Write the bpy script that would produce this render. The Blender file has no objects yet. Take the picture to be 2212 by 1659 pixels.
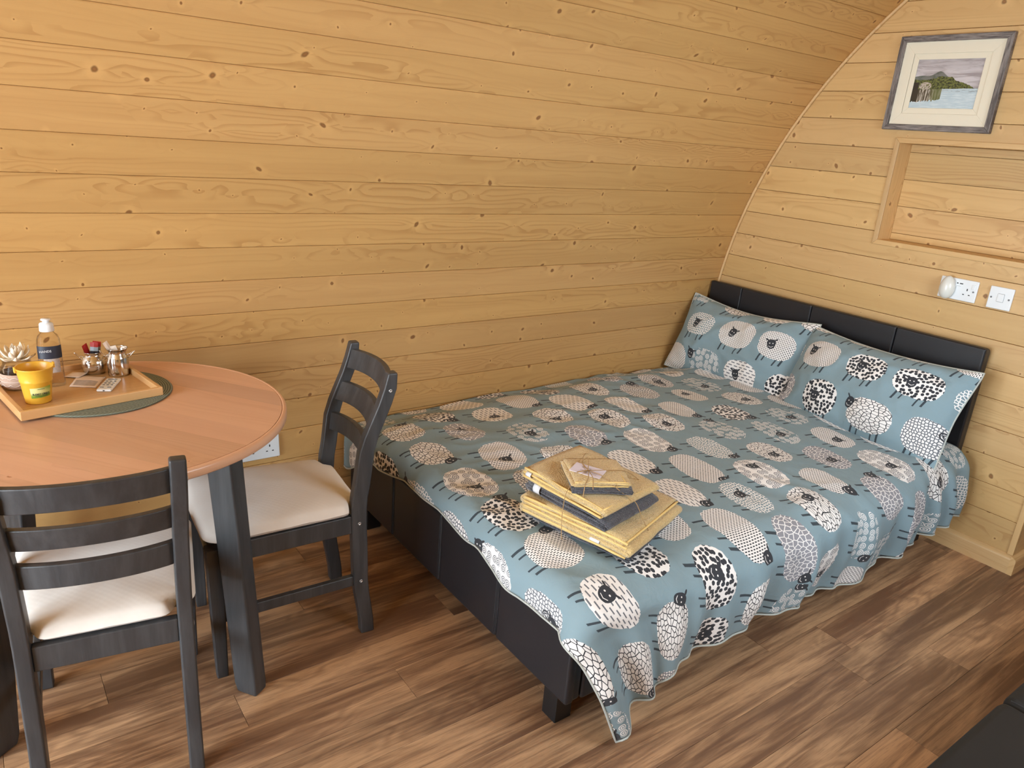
import bpy, math, random
from math import sin, cos, pi, sqrt, radians, atan2, exp
from mathutils import Vector, Matrix, noise as mnoise
random.seed(7)
scene = bpy.context.scene
COL = scene.collection

# ------------------------------------------------------------------ camera
IMG_W, FOCAL_PX = 2212.0, 1599.41
cam_data = bpy.data.cameras.new('camera')
cam_data.sensor_width = 36.0
cam_data.lens = FOCAL_PX / IMG_W * 36.0
cam_data.clip_start = 0.02
cam = bpy.data.objects.new('camera', cam_data)
COL.objects.link(cam)
cam.matrix_world = Matrix.Translation((-3.2438, -2.1, 1.5267)) @ Matrix((
    (0.80865383, 0.12920014, -0.57392186),
    (-0.5832635, 0.30327556, -0.75354338),
    (0.07669856, 0.94410342, 0.32060267))).to_4x4()
scene.camera = cam

# ------------------------------------------------------------------ world and light
world = bpy.data.worlds.new('sky'); scene.world = world
world.use_nodes = True
bgn = world.node_tree.nodes['Background']
bgn.inputs['Color'].default_value = (0.80, 0.90, 1.0, 1)
bgn.inputs['Strength'].default_value = 1.2

def area_light(name, loc, target, sx, sy, power, col):
    d = bpy.data.lights.new(name, 'AREA'); d.shape = 'RECTANGLE'; d.size = sx; d.size_y = sy
    d.energy = power; d.color = col
    o = bpy.data.objects.new(name, d); COL.objects.link(o)
    o.location = loc
    o.rotation_euler = (Vector(target) - Vector(loc)).to_track_quat('-Z', 'Y').to_euler()
    return o
# daylight entering by the glazed doors at the front of the pod, plus fill light from an added window opposite the bed
area_light('daylight_door', (-5.42, -1.1, 1.15), (0, -1.1, 1.05), 2.0, 2.1, 158, (0.85, 0.93, 1.0))
area_light('fill_light_side', (-1.25, -2.62, 1.42), (-0.75, 0.2, 0.30), 1.25, 0.85, 42, (0.85, 0.93, 1.0))

vs = scene.view_settings
vs.view_transform = 'Standard'
try: vs.look = 'None'
except Exception: pass
vs.exposure = 0.58
vs.gamma = 1.0
vs.use_curve_mapping = False
scene.cycles.max_bounces = 6
scene.cycles.diffuse_bounces = 4
scene.cycles.glossy_bounces = 3
scene.cycles.use_adaptive_sampling = True
scene.cycles.adaptive_threshold = 0.05
scene.cycles.adaptive_min_samples = 12
scene.cycles.transparent_max_bounces = 12
scene.cycles.caustics_reflective = False
scene.cycles.caustics_refractive = False
scene.cycles.use_denoising = True
scene.cycles.use_light_tree = False

# ------------------------------------------------------------------ node expressions
class S:
    """a shader socket that takes part in arithmetic"""
    nt = None
    def __init__(s, sock): s.k = sock
    def __add__(a, b): return m_('ADD', a, b)
    __radd__ = __add__
    def __sub__(a, b): return m_('SUBTRACT', a, b)
    def __rsub__(a, b): return m_('SUBTRACT', b, a)
    def __mul__(a, b): return m_('MULTIPLY', a, b)
    __rmul__ = __mul__
    def __truediv__(a, b): return m_('DIVIDE', a, b)
    def __rtruediv__(a, b): return m_('DIVIDE', b, a)
    def __lt__(a, b): return m_('LESS_THAN', a, b)
    def __gt__(a, b): return m_('GREATER_THAN', a, b)
    def __pow__(a, b): return m_('POWER', a, b)
    def __neg__(a): return m_('MULTIPLY', a, -1.0)
def put(sock, v):
    if isinstance(v, S): S.nt.links.new(v.k, sock)
    else: sock.default_value = v
def m_(op, a, b=0.0, c=None):
    n = S.nt.nodes.new('ShaderNodeMath'); n.operation = op
    put(n.inputs[0], a); put(n.inputs[1], b)
    if c is not None: put(n.inputs[2], c)
    return S(n.outputs[0])
def fl(a): return m_('FLOOR', a)
def fr(a): return m_('FRACT', a)
def ab(a): return m_('ABSOLUTE', a)
def sn(a): return m_('SINE', a)
def mn(a, b): return m_('MINIMUM', a, b)
def mx(a, b): return m_('MAXIMUM', a, b)
def sq(a): return m_('SQRT', a)
def at2(a, b): return m_('ARCTAN2', a, b)
def ex(a): return m_('EXPONENT', a)
def vec(x, y, z=0.0):
    n = S.nt.nodes.new('ShaderNodeCombineXYZ')
    put(n.inputs[0], x); put(n.inputs[1], y); put(n.inputs[2], z)
    return S(n.outputs[0])
def sep(v):
    n = S.nt.nodes.new('ShaderNodeSeparateXYZ'); put(n.inputs[0], v)
    return S(n.outputs[0]), S(n.outputs[1]), S(n.outputs[2])
def noise(v, scale=1.0, detail=2.0, rough=0.5, dist=0.0, dim='2D'):
    n = S.nt.nodes.new('ShaderNodeTexNoise'); n.noise_dimensions = dim
    put(n.inputs['Vector'], v); n.inputs['Scale'].default_value = scale
    n.inputs['Detail'].default_value = detail; n.inputs['Roughness'].default_value = rough
    n.inputs['Distortion'].default_value = dist
    return S(n.outputs[0])
def white(v):
    n = S.nt.nodes.new('ShaderNodeTexWhiteNoise'); n.noise_dimensions = '3D'
    put(n.inputs['Vector'], v)
    return sep(S(n.outputs['Color']))
def voro(v, scale, feature='F1', rand=1.0):
    n = S.nt.nodes.new('ShaderNodeTexVoronoi'); n.voronoi_dimensions = '2D'; n.feature = feature
    put(n.inputs['Vector'], v); n.inputs['Scale'].default_value = scale
    n.inputs['Randomness'].default_value = rand
    return n
def smooth(x, lo, hi, a=0.0, b=1.0):
    n = S.nt.nodes.new('ShaderNodeMapRange'); n.interpolation_type = 'SMOOTHSTEP'
    put(n.inputs['Value'], x); put(n.inputs['From Min'], lo); put(n.inputs['From Max'], hi)
    n.inputs['To Min'].default_value = a; n.inputs['To Max'].default_value = b
    return S(n.outputs[0])
def mixc(f, a, b, mode='MIX'):
    n = S.nt.nodes.new('ShaderNodeMix'); n.data_type = 'RGBA'; n.blend_type = mode
    put(n.inputs[0], f)
    for sock, v in ((n.inputs[6], a), (n.inputs[7], b)):
        put(sock, v if isinstance(v, S) else (v[0], v[1], v[2], 1.0))
    return S(n.outputs[2])
def uv():
    n = S.nt.nodes.new('ShaderNodeUVMap'); n.uv_map = 'UVMap'
    return sep(S(n.outputs[0]))
def objco():
    n = S.nt.nodes.new('ShaderNodeTexCoord'); return S(n.outputs['Object'])
def objrand():
    n = S.nt.nodes.new('ShaderNodeObjectInfo'); return S(n.outputs['Random'])
def rgb(r, g, b):
    f = lambda c: (c / 255 / 12.92) if c / 255 <= 0.04045 else ((c / 255 + 0.055) / 1.055) ** 2.4
    return (f(r), f(g), f(b))

MAT = {}
def start(name):
    m = bpy.data.materials.new(name); m.use_nodes = True
    S.nt = m.node_tree
    MAT[name] = m
    return m, m.node_tree.nodes['Principled BSDF']
def finish(p, color, rough=0.5, metal=0.0, bump=None, bstr=0.2, bdist=0.002, **kw):
    put(p.inputs['Base Color'], color if isinstance(color, S) else (*color, 1.0))
    put(p.inputs['Roughness'], rough); p.inputs['Metallic'].default_value = metal
    for k, v in kw.items(): put(p.inputs[k.replace('_', ' ')], v)
    if bump is not None:
        n = S.nt.nodes.new('ShaderNodeBump'); n.inputs['Strength'].default_value = bstr
        n.inputs['Distance'].default_value = bdist
        put(n.inputs['Height'], bump)
        S.nt.links.new(n.outputs[0], p.inputs['Normal'])

def plain(name, c, rough=0.5, metal=0.0, grain=0.04, scale=40, **kw):
    """plain material with a slight procedural mottling"""
    m, p = start(name)
    n = noise(objco(), scale, 3, 0.6, dim='3D')
    c2 = tuple(max(0, x * (1 - grain * 2)) for x in c)
    finish(p, mixc(n, c, c2), rough, metal, **kw)
    return m

# ------------------------------------------------------------------ wood
def pine(name, light, dark, knotc, knots=1.0, ring=0.85, rough=0.42, knot_size=1.0, vary=0.2):
    m, p = start(name)
    u, v, _ = uv()
    r = objrand()
    r2 = fr(r * 17.31); r3 = fr(r * 91.7)
    U = u + r * 53.0; V = v + r2 * 31.0
    # knots
    sx, sy = 7.0, 11.0
    vn = voro(vec(U * sx, V * sy), 1.0)
    pos = S(vn.outputs['Position']); px, py, _ = sep(pos)
    cr, cg, cb = sep(S(vn.outputs['Color']))
    du = (U * sx - px) / sx; dv = (V * sy - py) / sy
    big = cr * cr
    rad = (0.0026 + big * cr * 0.0105) * knot_size
    there = (cg < 0.72 * knots)
    wob = noise(vec(U * 60, V * 60), 1.0, 1)
    # knots differ in shape: some round, some drawn across the board
    ax = 0.95 + fr(cr * 7.7) * 0.5
    ka = (cb - 0.5) * 2.6
    kc = m_('COSINE', ka); ks = sn(ka)
    ru = du * kc + dv * ks; rv = dv * kc - du * ks
    d = sq((ru * ax) * (ru * ax) + (rv / ax) * (rv / ax)) * (0.7 + wob * 0.6)
    kn = smooth(d, rad, rad * 0.45) * there
    halo = smooth(d, rad * 3.2, rad * 1.0) * there
    # grain
    n1 = noise(vec(U * 0.75, V * 7.0), 1.0, 2, 0.45)
    swirl = ex(-(du * du) / 0.0022) * ex(-(dv * dv) / 0.0006) * there
    n3 = noise(vec(U * 2.4, V * 16.0), 1.0, 2, 0.5)
    g = V * 50.0 + n1 * 9.0 + n3 * 1.6 + swirl * (m_('SIGN', dv)) * 1.3
    t = fr(g)
    late = smooth(t, 0.45, 0.95) * smooth(t, 1.0, 0.96)
    fine = noise(vec(U * 5.0, V * 420.0), 1.0, 2, 0.6)
    zone = smooth(noise(vec(U * 0.5 + 9.0, V * 9.0), 1.0, 2), 0.42, 0.66)
    line = late * (0.10 + zone * 0.75) * ring
    tone = noise(vec(U * 0.9, V * 22.0), 1.0, 2)
    c = mixc(smooth(tone, 0.3, 0.7) * 0.30 + fine * 0.20, light, tuple(a * 0.55 + b * 0.45 for a, b in zip(light, dark)))
    c = mixc(line * 0.55, c, dark)
    c = mixc(halo * 0.45, c, tuple(min(1, a * 1.14) for a in light))
    c = mixc(kn * 0.84, c, mixc(smooth(d, rad * 0.15, rad * 0.7), tuple(min(1, a * 1.7) for a in knotc), knotc))
    bright = 1.0 - vary * 0.5 + r3 * vary
    c = mixc(1.0, c, vec(bright, bright, bright * (0.96 + r2 * 0.08)), 'MULTIPLY')
    finish(p, c, rough, bump=line + fine * 0.4 - kn * 0.8, bstr=0.12, bdist=0.0012)
    return m
pine('pine_board', rgb(203, 160, 102), rgb(156, 106, 54), rgb(100, 60, 28))
pine('pine_end', rgb(211, 174, 120), rgb(168, 120, 68), rgb(108, 68, 34))
pine('pine_trim', rgb(208, 172, 122), rgb(178, 132, 80), rgb(130, 86, 48), knots=0.25)
pine('table_wood', rgb(216, 173, 144), rgb(186, 134, 102), rgb(150, 96, 62), knots=0.10, ring=0.5, rough=0.30, vary=0.26)
pine('tray_wood', rgb(214, 172, 120), rgb(186, 138, 86), rgb(150, 100, 56), knots=0.0, ring=0.7, rough=0.38)

def laminate():
    m, p = start('floor_laminate')
    u, v, _ = uv(); r = objrand(); r2 = fr(r * 23.7); r3 = fr(r * 71.3)
    U = u + r * 41.0; V = v + r2 * 17.0
    n0 = noise(vec(U * 1.1, V * 9.0), 1.0, 3, 0.55, 0.5)
    n1 = noise(vec(U * 1.9, V * 46.0), 1.0, 6, 0.66, 0.9)
    g = V * 22.0 + noise(vec(U * 1.6, V * 5.0), 1.0, 3, 0.5) * 13.0
    t = ab(fr(g) - 0.5) * 2.0
    cath = smooth(t, 0.0, 0.9, 1.0, 0.0) * smooth(noise(vec(U * 1.4 + 4, V * 6), 1.0, 2), 0.45, 0.6)
    pore = noise(vec(U * 14.0, V * 520.0), 1.0, 2, 0.7)
    k = smooth(n0 * 0.58 + n1 * 0.42, 0.38, 0.64)
    c = mixc(k, rgb(120, 88, 66), rgb(196, 154, 115))
    c = mixc(cath * 0.40, c, rgb(110, 78, 58))
    c = mixc(smooth(pore, 0.52, 0.75) * 0.45, c, rgb(104, 74, 54))
    b = 0.80 + r3 * 0.36
    c = mixc(1.0, c, vec(b, b * (0.97 + r2 * 0.05), b * (0.95 + r2 * 0.1)), 'MULTIPLY')
    finish(p, c, 0.36 + k * 0.10, bump=n1 * 0.4 + pore * 0.5, bstr=0.10, bdist=0.001)
laminate()

def stained():
    m, p = start('black_stained_wood')
    n = S.nt.nodes.new('ShaderNodeTexCoord'); x, y, z = sep(S(n.outputs['Object']))
    a = noise(vec(x * 30, y * 30, z * 3.0), 1.0, 4, 0.6, 0.4, dim='3D')
    b = noise(vec(x * 160, y * 160, z * 10), 1.0, 2, 0.6, dim='3D')
    k = smooth(a, 0.35, 0.7) * 0.6 + b * 0.4
    finish(p, mixc(k, rgb(48, 49, 52), rgb(74, 75, 78)), 0.40, bump=k, bstr=0.25, bdist=0.001)
stained()

def leather(name, c1, c2, rough):
    m, p = start(name)
    o = objco()
    vn = S.nt.nodes.new('ShaderNodeTexVoronoi'); vn.feature = 'DISTANCE_TO_EDGE'
    put(vn.inputs['Vector'], o); vn.inputs['Scale'].default_value = 260
    cell = smooth(S(vn.outputs['Distance']), 0.0, 0.12)
    n = noise(o, 7.0, 3, 0.5, dim='3D')
    finish(p, mixc(n, c1, c2), rough, bump=cell * 0.5 + n, bstr=0.12, bdist=0.002)
leather('black_leather', rgb(24, 24, 28), rgb(34, 34, 39), 0.42)
leather('futon_leather', rgb(17, 16, 15), rgb(23, 21, 20), 0.6)
plain('black_thread', rgb(58, 58, 62), 0.7)
plain('black_plastic', rgb(22, 22, 24), 0.4)

def cloth(name, c1, c2, sc=380, rough=0.9, bs=0.15):
    m, p = start(name)
    x, y, z = sep(objco())
    w = sn(x * sc) * sn(y * sc) + sn(z * sc) * 0.5
    n = noise(objco(), 9.0, 4, 0.6, dim='3D')
    finish(p, mixc(n, c1, c2), rough, bump=w * 0.3 + n * 2.0, bstr=bs, bdist=0.001, Sheen_Weight=0.15)
cloth('cream_fabric', rgb(238, 233, 228), rgb(228, 221, 214))
cloth('white_hem', rgb(196, 196, 186), rgb(160, 170, 170))
cloth('mattress_fabric', rgb(225, 222, 215), rgb(210, 206, 200))

def terry(name, c1, c2):
    m, p = start(name)
    o = objco()
    a = noise(o, 250.0, 2, 0.7, dim='3D'); b = noise(o, 40.0, 3, 0.6, dim='3D')
    finish(p, mixc(smooth(a, 0.3, 0.7) * 0.7 + b * 0.3, c1, c2), 0.95, bump=a + b * 0.8, bstr=1.0, bdist=0.006, Sheen_Weight=0.35)
terry('yellow_terry', rgb(198, 163, 104), rgb(234, 206, 148))
terry('grey_terry', rgb(52, 52, 60), rgb(88, 88, 98))
plain('yellow_hem', rgb(236, 202, 132), 0.9, grain=0.08, scale=120)
plain('twine', rgb(186, 150, 104), 0.9, grain=0.2, scale=200)
plain('white_tape', rgb(225, 228, 236), 0.7)

plain('white_plastic', rgb(232, 236, 240), 0.32, grain=0.01)
plain('white_moulded', rgb(222, 222, 216), 0.25, grain=0.01)
plain('dark_slot', rgb(36, 36, 38), 0.6)
plain('grey_mark', rgb(120, 122, 126), 0.5)
plain('steel', (0.72, 0.70, 0.68), 0.13, 1.0, grain=0.01)
plain('steel_screw', (0.55, 0.55, 0.56), 0.35, 1.0, grain=0.02)
plain('yellow_paint', rgb(228, 178, 62), 0.32, grain=0.02)
plain('candle_wax', rgb(238, 188, 70), 0.5)
plain('paper', rgb(236, 216, 200), 0.85, grain=0.03)
plain('paper_print', rgb(206, 190, 180), 0.85, grain=0.25, scale=160)
plain('card', rgb(226, 218, 232), 0.7, grain=0.01)
plain('ink', rgb(60, 56, 60), 0.8)
plain('navy_label', rgb(44, 46, 60), 0.5)
plain('red_packet', rgb(188, 44, 40), 0.45, grain=0.08)
plain('blue_packet', rgb(170, 190, 208), 0.45)
plain('petal', rgb(242, 228, 206), 0.75, grain=0.03)
plain('mount_board', rgb(236, 228, 208), 0.85, grain=0.01)
plain('burlap', rgb(206, 176, 158), 0.95, grain=0.2, scale=220)
plain('lace', rgb(238, 222, 214), 0.9, grain=0.1, scale=260)
plain('white_upvc', rgb(230, 232, 232), 0.3, grain=0.01)
plain('deck', rgb(120, 116, 108), 0.9, grain=0.1)

def glass(name, tint, ior=1.45):
    m = bpy.data.materials.new(name); m.use_nodes = True; S.nt = m.node_tree; MAT[name] = m
    nt = m.node_tree; nt.nodes.remove(nt.nodes['Principled BSDF'])
    tr = nt.nodes.new('ShaderNodeBsdfTransparent'); tr.inputs[0].default_value = (*tint, 1)
    gl = nt.nodes.new('ShaderNodeBsdfGlossy'); gl.inputs['Roughness'].default_value = 0.03
    fz = nt.nodes.new('ShaderNodeFresnel'); fz.inputs[0].default_value = ior
    mix = nt.nodes.new('ShaderNodeMixShader')
    half = nt.nodes.new('ShaderNodeMath'); half.operation = 'MULTIPLY'; half.inputs[1].default_value = 0.55
    nt.links.new(fz.outputs[0], half.inputs[0]); nt.links.new(half.outputs[0], mix.inputs[0]); nt.links.new(tr.outputs[0], mix.inputs[1]); nt.links.new(gl.outputs[0], mix.inputs[2])
    nt.links.new(mix.outputs[0], nt.nodes['Material Output'].inputs[0])
glass('window_glass', (0.96, 0.98, 0.98))
glass('clear_glass', (0.94, 0.93, 0.92), 1.18)
glass('clear_gel', (0.95, 0.93, 0.91), 1.22)

def frame_wood():
    m, p = start('grey_frame_wood')
    u, v, _ = uv()
    a = noise(vec(u * 18.0, v * 420.0), 1.0, 4, 0.7); b = noise(vec(u * 6.0, v * 60.0), 1.0, 3, 0.6)
    k = smooth(a * 0.6 + b * 0.4, 0.36, 0.66)
    finish(p, mixc(k, rgb(78, 70, 68), rgb(150, 142, 138)), 0.6, bump=a, bstr=0.35, bdist=0.002)
frame_wood()

def weave():
    m, p = start('green_weave')
    x, y, z = sep(objco())
    rr = sq(x * x + y * y)
    ring = sn(rr * 2 * pi / 0.0062); an = at2(y, x)
    rowi = fl(rr / 0.0062)
    st = sn((an + rowi * 0.21) * (rr * 620.0))
    k = smooth(ring * 0.6 + st * 0.5, -0.6, 0.9)
    finish(p, mixc(k, rgb(84, 96, 84), rgb(168, 176, 162)), 0.85, bump=ring + st * 0.6, bstr=0.6, bdist=0.002)
weave()

# ------------------------------------------------------------------ sheep print
def sheep():
    m, p = start('sheep_print')
    u, v, _ = uv()
    W_, H_ = 0.224, 0.188
    row = fl(v / H_)
    uu = u / W_ + row * 0.43
    col = fl(uu)
    a1, a2, a3 = white(vec(col, row, 3.7))
    b1, b2, b3 = white(vec(col, row, 11.2))
    lu = (uu - col - 0.5) * W_ + (a1 - 0.5) * 0.022
    lv = (v / H_ - row - 0.5) * H_ - 0.014 + (a2 - 0.5) * 0.008
    rx = 0.080 + a3 * 0.024
    ry = 0.062 + b1 * 0.014
    flip = m_('SIGN', b2 - 0.33)
    kind = fl(b3 * 8.999)
    pv = vec(u, v)
    wob = noise(pv, 70.0, 1)
    e = ab(lu / rx) ** 2.5 + ab(lv / ry) ** 2.5 + (wob - 0.5) * 0.22
    body = e < 1.0
    # fleece figures
    d1 = S(voro(pv, 66.0, rand=0.75).outputs['Distance'])
    dots = d1 < 0.40
    vs_ = voro(pv, 36.0, rand=0.5)
    qx, qy, _ = sep(S(vs_.outputs['Position']))
    sx = u - qx; sy = v - qy
    sr = sq(sx * sx + sy * sy); sa = at2(sy, sx)
    spir = sn(sa + sr * (2 * pi / 0.0056)) > 0.0
    inr = sr < 0.0128
    ringy = spir * inr
    net = S(voro(pv, 88.0, 'DISTANCE_TO_EDGE', 0.6).outputs['Distance']) < 0.15
    ro = fl(lv / 0.0135)
    dx = fr((lu + lv * 0.3) / 0.029 + ro * 0.47); dy = ab(fr(lv / 0.0135) - 0.5)
    dash = (dx < 0.62) * (dy < 0.17)
    co = fl(lu / 0.0062)
    ex_ = fr((lv + lu * 0.25) / 0.013 + co * 0.41); ey = ab(fr(lu / 0.0062) - 0.5)
    fine = (ex_ < 0.62) * (ey < 0.22)
    wig = S(voro(vec(u * 1.0, v * 0.55), 84.0, 'DISTANCE_TO_EDGE', 1.0).outputs['Distance']) < 0.08
    wig2 = S(voro(vec(u * 0.55, v * 1.0), 90.0, 'DISTANCE_TO_EDGE', 1.0).outputs['Distance']) < 0.08
    def isk(k): return ab(kind - k) < 0.5
    mask = isk(0.0) * dots + isk(1.0) * dash + isk(2.0) * ringy + isk(3.0) * net + isk(4.0) * ringy + isk(5.0) * fine
    mask = mask + isk(6.0) * net + isk(7.0) * wig2 + isk(8.0) * wig
    base = rgb(130, 153, 163); wht = rgb(236, 233, 232); drk = rgb(46, 49, 56); gry = rgb(108, 112, 120); lav = rgb(142, 142, 150)
    tealbg = isk(2.0) + isk(3.0)
    bg = mixc(tealbg, wht, tuple(x * 0.9 for x in base)); bg = mixc(isk(8.0), bg, lav)
    whitefg = tealbg + isk(8.0)
    greyfg = isk(1.0) + isk(4.0) + isk(6.0)
    fg = mixc(whitefg, drk, wht); fg = mixc(greyfg, fg, gry)
    fleece = mixc(mask, bg, fg)
    # legs
    legs = None
    for k, (f, w) in enumerate(((-0.62, 0.0042), (-0.34, 0.0030), (0.30, 0.0030), (0.58, 0.0042))):
        t = (ab(lu - rx * f + (lv + ry) * (-0.25)) < w) * (lv < 0.0) * (lv > (-(ry) - (0.030 if k % 2 == 0 else 0.022)))
        legs = t if legs is None else mx(legs, t)
    # head
    place = a2 * 0.7 + b1 * 0.3
    hx = rx * smooth(place, 0.40, 0.45, 0.25, 0.98) * flip
    hy = ry * smooth(place, 0.40, 0.45, -0.05, 0.42)
    tilt = (a1 - 0.5) * 0.9
    x0 = lu - hx; y0 = lv - hy
    ct = m_('COSINE', tilt); st = sn(tilt)
    hu = (x0 * ct + y0 * st) * 0.86; hv = (y0 * ct - x0 * st) * 0.86
    head = (ab(hu / (0.0155 + hv * 0.12)) ** 2.4 + ab(hv / 0.0205) ** 2.4) < 1.0
    ear = (((ab(hu) - 0.0165) / 0.0072) ** 2.0 + ((hv - 0.0185 - (ab(hu) - 0.0165) * 0.55) / 0.0034) ** 2.0) < 1.0
    eye = ((ab(hu) - 0.0058) * (ab(hu) - 0.0058) + (hv - 0.0035) * (hv - 0.0035)) < 0.0000046
    mouth = (ab(hv + 0.0135 - ab(hu) * 0.55) < 0.0010) * (ab(hu) < 0.0085)
    cx = ab(hu) - 0.0235; cy = hv - 0.004
    cr_ = sq(cx * cx + cy * cy)
    horn = (ab(cr_ - 0.0125 + at2(cy, cx) * 0.0012) < 0.0018) * isk(6.0)
    horn2 = (ab(cr_ - 0.0055 + at2(cy, cx) * 0.0010) < 0.0014) * isk(6.0)
    dark = mx(mx(head, ear), mx(horn, horn2))
    c = mixc(legs, base, rgb(52, 62, 70))
    c = mixc(body, c, fleece)
    c = mixc(dark, c, drk)
    c = mixc(mx(eye, mouth), c, wht)
    wv = sn(u * 4200.0) * sn(v * 4200.0)
    cr = noise(pv, 26.0, 4, 0.6, 0.6)
    finish(p, c, 0.88, bump=cr, bstr=0.25, bdist=0.006, Sheen_Weight=0.08)
sheep()

# ------------------------------------------------------------------ painting (lake with a hill behind trees)
def painting():
    m, p = start('lake_painting')
    u, v, _ = uv()      # 0..1 across, 0..1 up
    pv = vec(u, v)
    cl = noise(vec(u * 2.2, v * 11.0), 1.0, 5, 0.6, 0.5)
    sky = mixc(smooth(cl, 0.35, 0.7), rgb(206, 200, 204), rgb(160, 150, 152))
    sky = mixc(smooth(v, 0.66, 1.0) * 0.35, sky, rgb(150, 140, 140))
    n = noise(vec(u * 9.0, 0.3), 1.0, 3); nb = noise(vec(u * 34.0, 0.7), 1.0, 3)
    hill = 0.62 + ex(-((u - 0.38) ** 2.0) / 0.012) * 0.13 + ex(-((u - 0.12) ** 2.0) / 0.02) * 0.05 - smooth(u, 0.45, 0.9) * 0.20 + (n - 0.5) * 0.02
    c = mixc(v < hill, sky, mixc(smooth(noise(vec(u * 8, v * 14), 1.0, 3), 0.3, 0.7), rgb(122, 122, 116), rgb(92, 96, 86)))
    tree = 0.585 + (n - 0.5) * 0.10 + (nb - 0.5) * 0.035 + ex(-((u - 0.45) ** 2.0) / 0.02) * 0.07 - smooth(u, 0.55, 1.0) * 0.17
    tn = noise(vec(u * 30, v * 30), 1.0, 4, 0.7)
    green = mixc(smooth(tn, 0.35, 0.65), rgb(52, 50, 34), rgb(120, 124, 64))
    c = mixc(v < tree, c, green)
    rock = (ex(-((u - 0.19) ** 2.0) / 0.010) * ex(-((v - 0.46) ** 2.0) / 0.006)) > 0.38
    c = mixc(rock * smooth(noise(vec(u * 60, v * 22), 1.0, 3, 0.7), 0.40, 0.52), c, rgb(196, 182, 170))
    shade = (u < 0.085 + (nb - 0.5) * 0.05) * (v < 0.53)
    c = mixc(shade, c, rgb(58, 48, 36))
    # water
    wv = v + (noise(vec(u * 5.0, v * 60.0), 1.0, 3) - 0.5) * 0.02
    water = wv < 0.385 - u * -0.03
    rip = noise(vec(u * 6.0, v * 46.0), 1.0, 3, 0.6)
    wc = mixc(smooth(rip, 0.35, 0.75), rgb(188, 206, 216), rgb(214, 226, 232))
    wc = mixc(smooth(ab(wv - 0.36), 0.05, 0.0) * smooth(rip, 0.5, 0.62) * 0.7, wc, rgb(96, 110, 118))
    refl = (u < 0.44 + (nb - 0.5) * 0.12) * (v > (0.13 + (nb - 0.5) * 0.10 + u * 0.10))
    rc = mixc(smooth(noise(vec(u * 46, v * 4), 1.0, 3), 0.45, 0.6), rgb(84, 74, 56), rgb(190, 180, 166))
    rc = mixc(smooth(u, 0.26, 0.36) * 0.8, rc, rgb(112, 116, 70)); rc = mixc(u < 0.10, rc, rgb(64, 54, 40))
    wc = mixc(refl, wc, rc)
    c = mixc(water, c, wc)
    finish(p, c, 0.8)
painting()

def grad_label():
    m, p = start('candle_label')
    u, v, _ = uv()
    c = mixc(smooth(v, 0.15, 0.6), rgb(120, 150, 50), rgb(226, 222, 150))
    c = mixc(smooth(u + v, 1.1, 1.9), c, rgb(150, 176, 70))
    finish(p, c, 0.45)
grad_label()
# ------------------------------------------------------------------ geometry helpers
def link(o, parent=None):
    COL.objects.link(o)
    if parent is not None: o.parent = parent
    return o
def mesh(name, V, F, mat, parent=None, uvs=None, smooth=False, bevel=0.0, seg=2, loc=None, rot=None, sub=0):
    me = bpy.data.meshes.new(name)
    me.from_pydata([tuple(v) for v in V], [], F)
    me.update()
    if mat: me.materials.append(MAT[mat])
    if uvs is not None:
        lay = me.uv_layers.new(name='UVMap')
        flat = []
        for l in me.loops:
            a = uvs[l.vertex_index]; flat += [a[0], a[1]]
        lay.data.foreach_set('uv', flat)
    if smooth: me.polygons.foreach_set('use_smooth', [True] * len(me.polygons))
    o = bpy.data.objects.new(name, me)
    link(o, parent)
    if loc is not None: o.location = loc
    if rot is not None: o.rotation_euler = rot
    if bevel:
        b = o.modifiers.new('bevel', 'BEVEL'); b.width = bevel; b.segments = seg; b.limit_method = 'ANGLE'; b.angle_limit = radians(40)
        if not smooth: me.polygons.foreach_set('use_smooth', [True] * len(me.polygons))
        w = o.modifiers.new('wn', 'WEIGHTED_NORMAL'); w.keep_sharp = False
    if sub:
        s = o.modifiers.new('sub', 'SUBSURF'); s.levels = sub; s.render_levels = sub
    return o
def tag(o, label=None, cat=None, group=None, kind=None):
    if label: o['label'] = label
    if cat: o['category'] = cat
    if group: o['group'] = group
    if kind: o['kind'] = kind
    return o
def thing(name, label, cat, loc=(0, 0, 0), rz=0.0, group=None):
    o = bpy.data.objects.new(name, None); link(o)
    o.empty_display_size = 0.05
    o.location = loc; o.rotation_euler = (0, 0, rz)
    return tag(o, label, cat, group)
BOXF = [(0, 1, 3, 2), (4, 6, 7, 5), (0, 4, 5, 1), (2, 3, 7, 6), (0, 2, 6, 4), (1, 5, 7, 3)]
def boxv(x0, x1, y0, y1, z0, z1):
    return [(x, y, z) for x in (x0, x1) for y in (y0, y1) for z in (z0, z1)]
def box(name, x0, x1, y0, y1, z0, z1, mat, parent=None, bevel=0.0, uvax=None, **kw):
    V = boxv(x0, x1, y0, y1, z0, z1)
    uvs = None
    if uvax is not None:
        a, b = uvax; c = 3 - a - b
        uvs = [(v[a], v[b] + v[c]) for v in V]
    return mesh(name, V, BOXF, mat, parent, uvs=uvs, bevel=bevel, **kw)
def prism(name, poly, lo, hi, mat, parent=None, axis=2, uvax=None, **kw):
    """poly in the two other axes, extruded along axis"""
    n = len(poly)
    def mk(p, h):
        if axis == 2: return (p[0], p[1], h)
        if axis == 0: return (h, p[0], p[1])
        return (p[0], h, p[1])
    V = [mk(p, lo) for p in poly] + [mk(p, hi) for p in poly]
    F = [tuple(range(n))[::-1], tuple(range(n, 2 * n))] + [(i, (i + 1) % n, n + (i + 1) % n, n + i) for i in range(n)]
    uvs = None
    if uvax is not None:
        a, b = uvax; c = 3 - a - b
        uvs = [(v[a], v[b] + v[c]) for v in V]
    return mesh(name, V, F, mat, parent, uvs=uvs, **kw)
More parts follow.
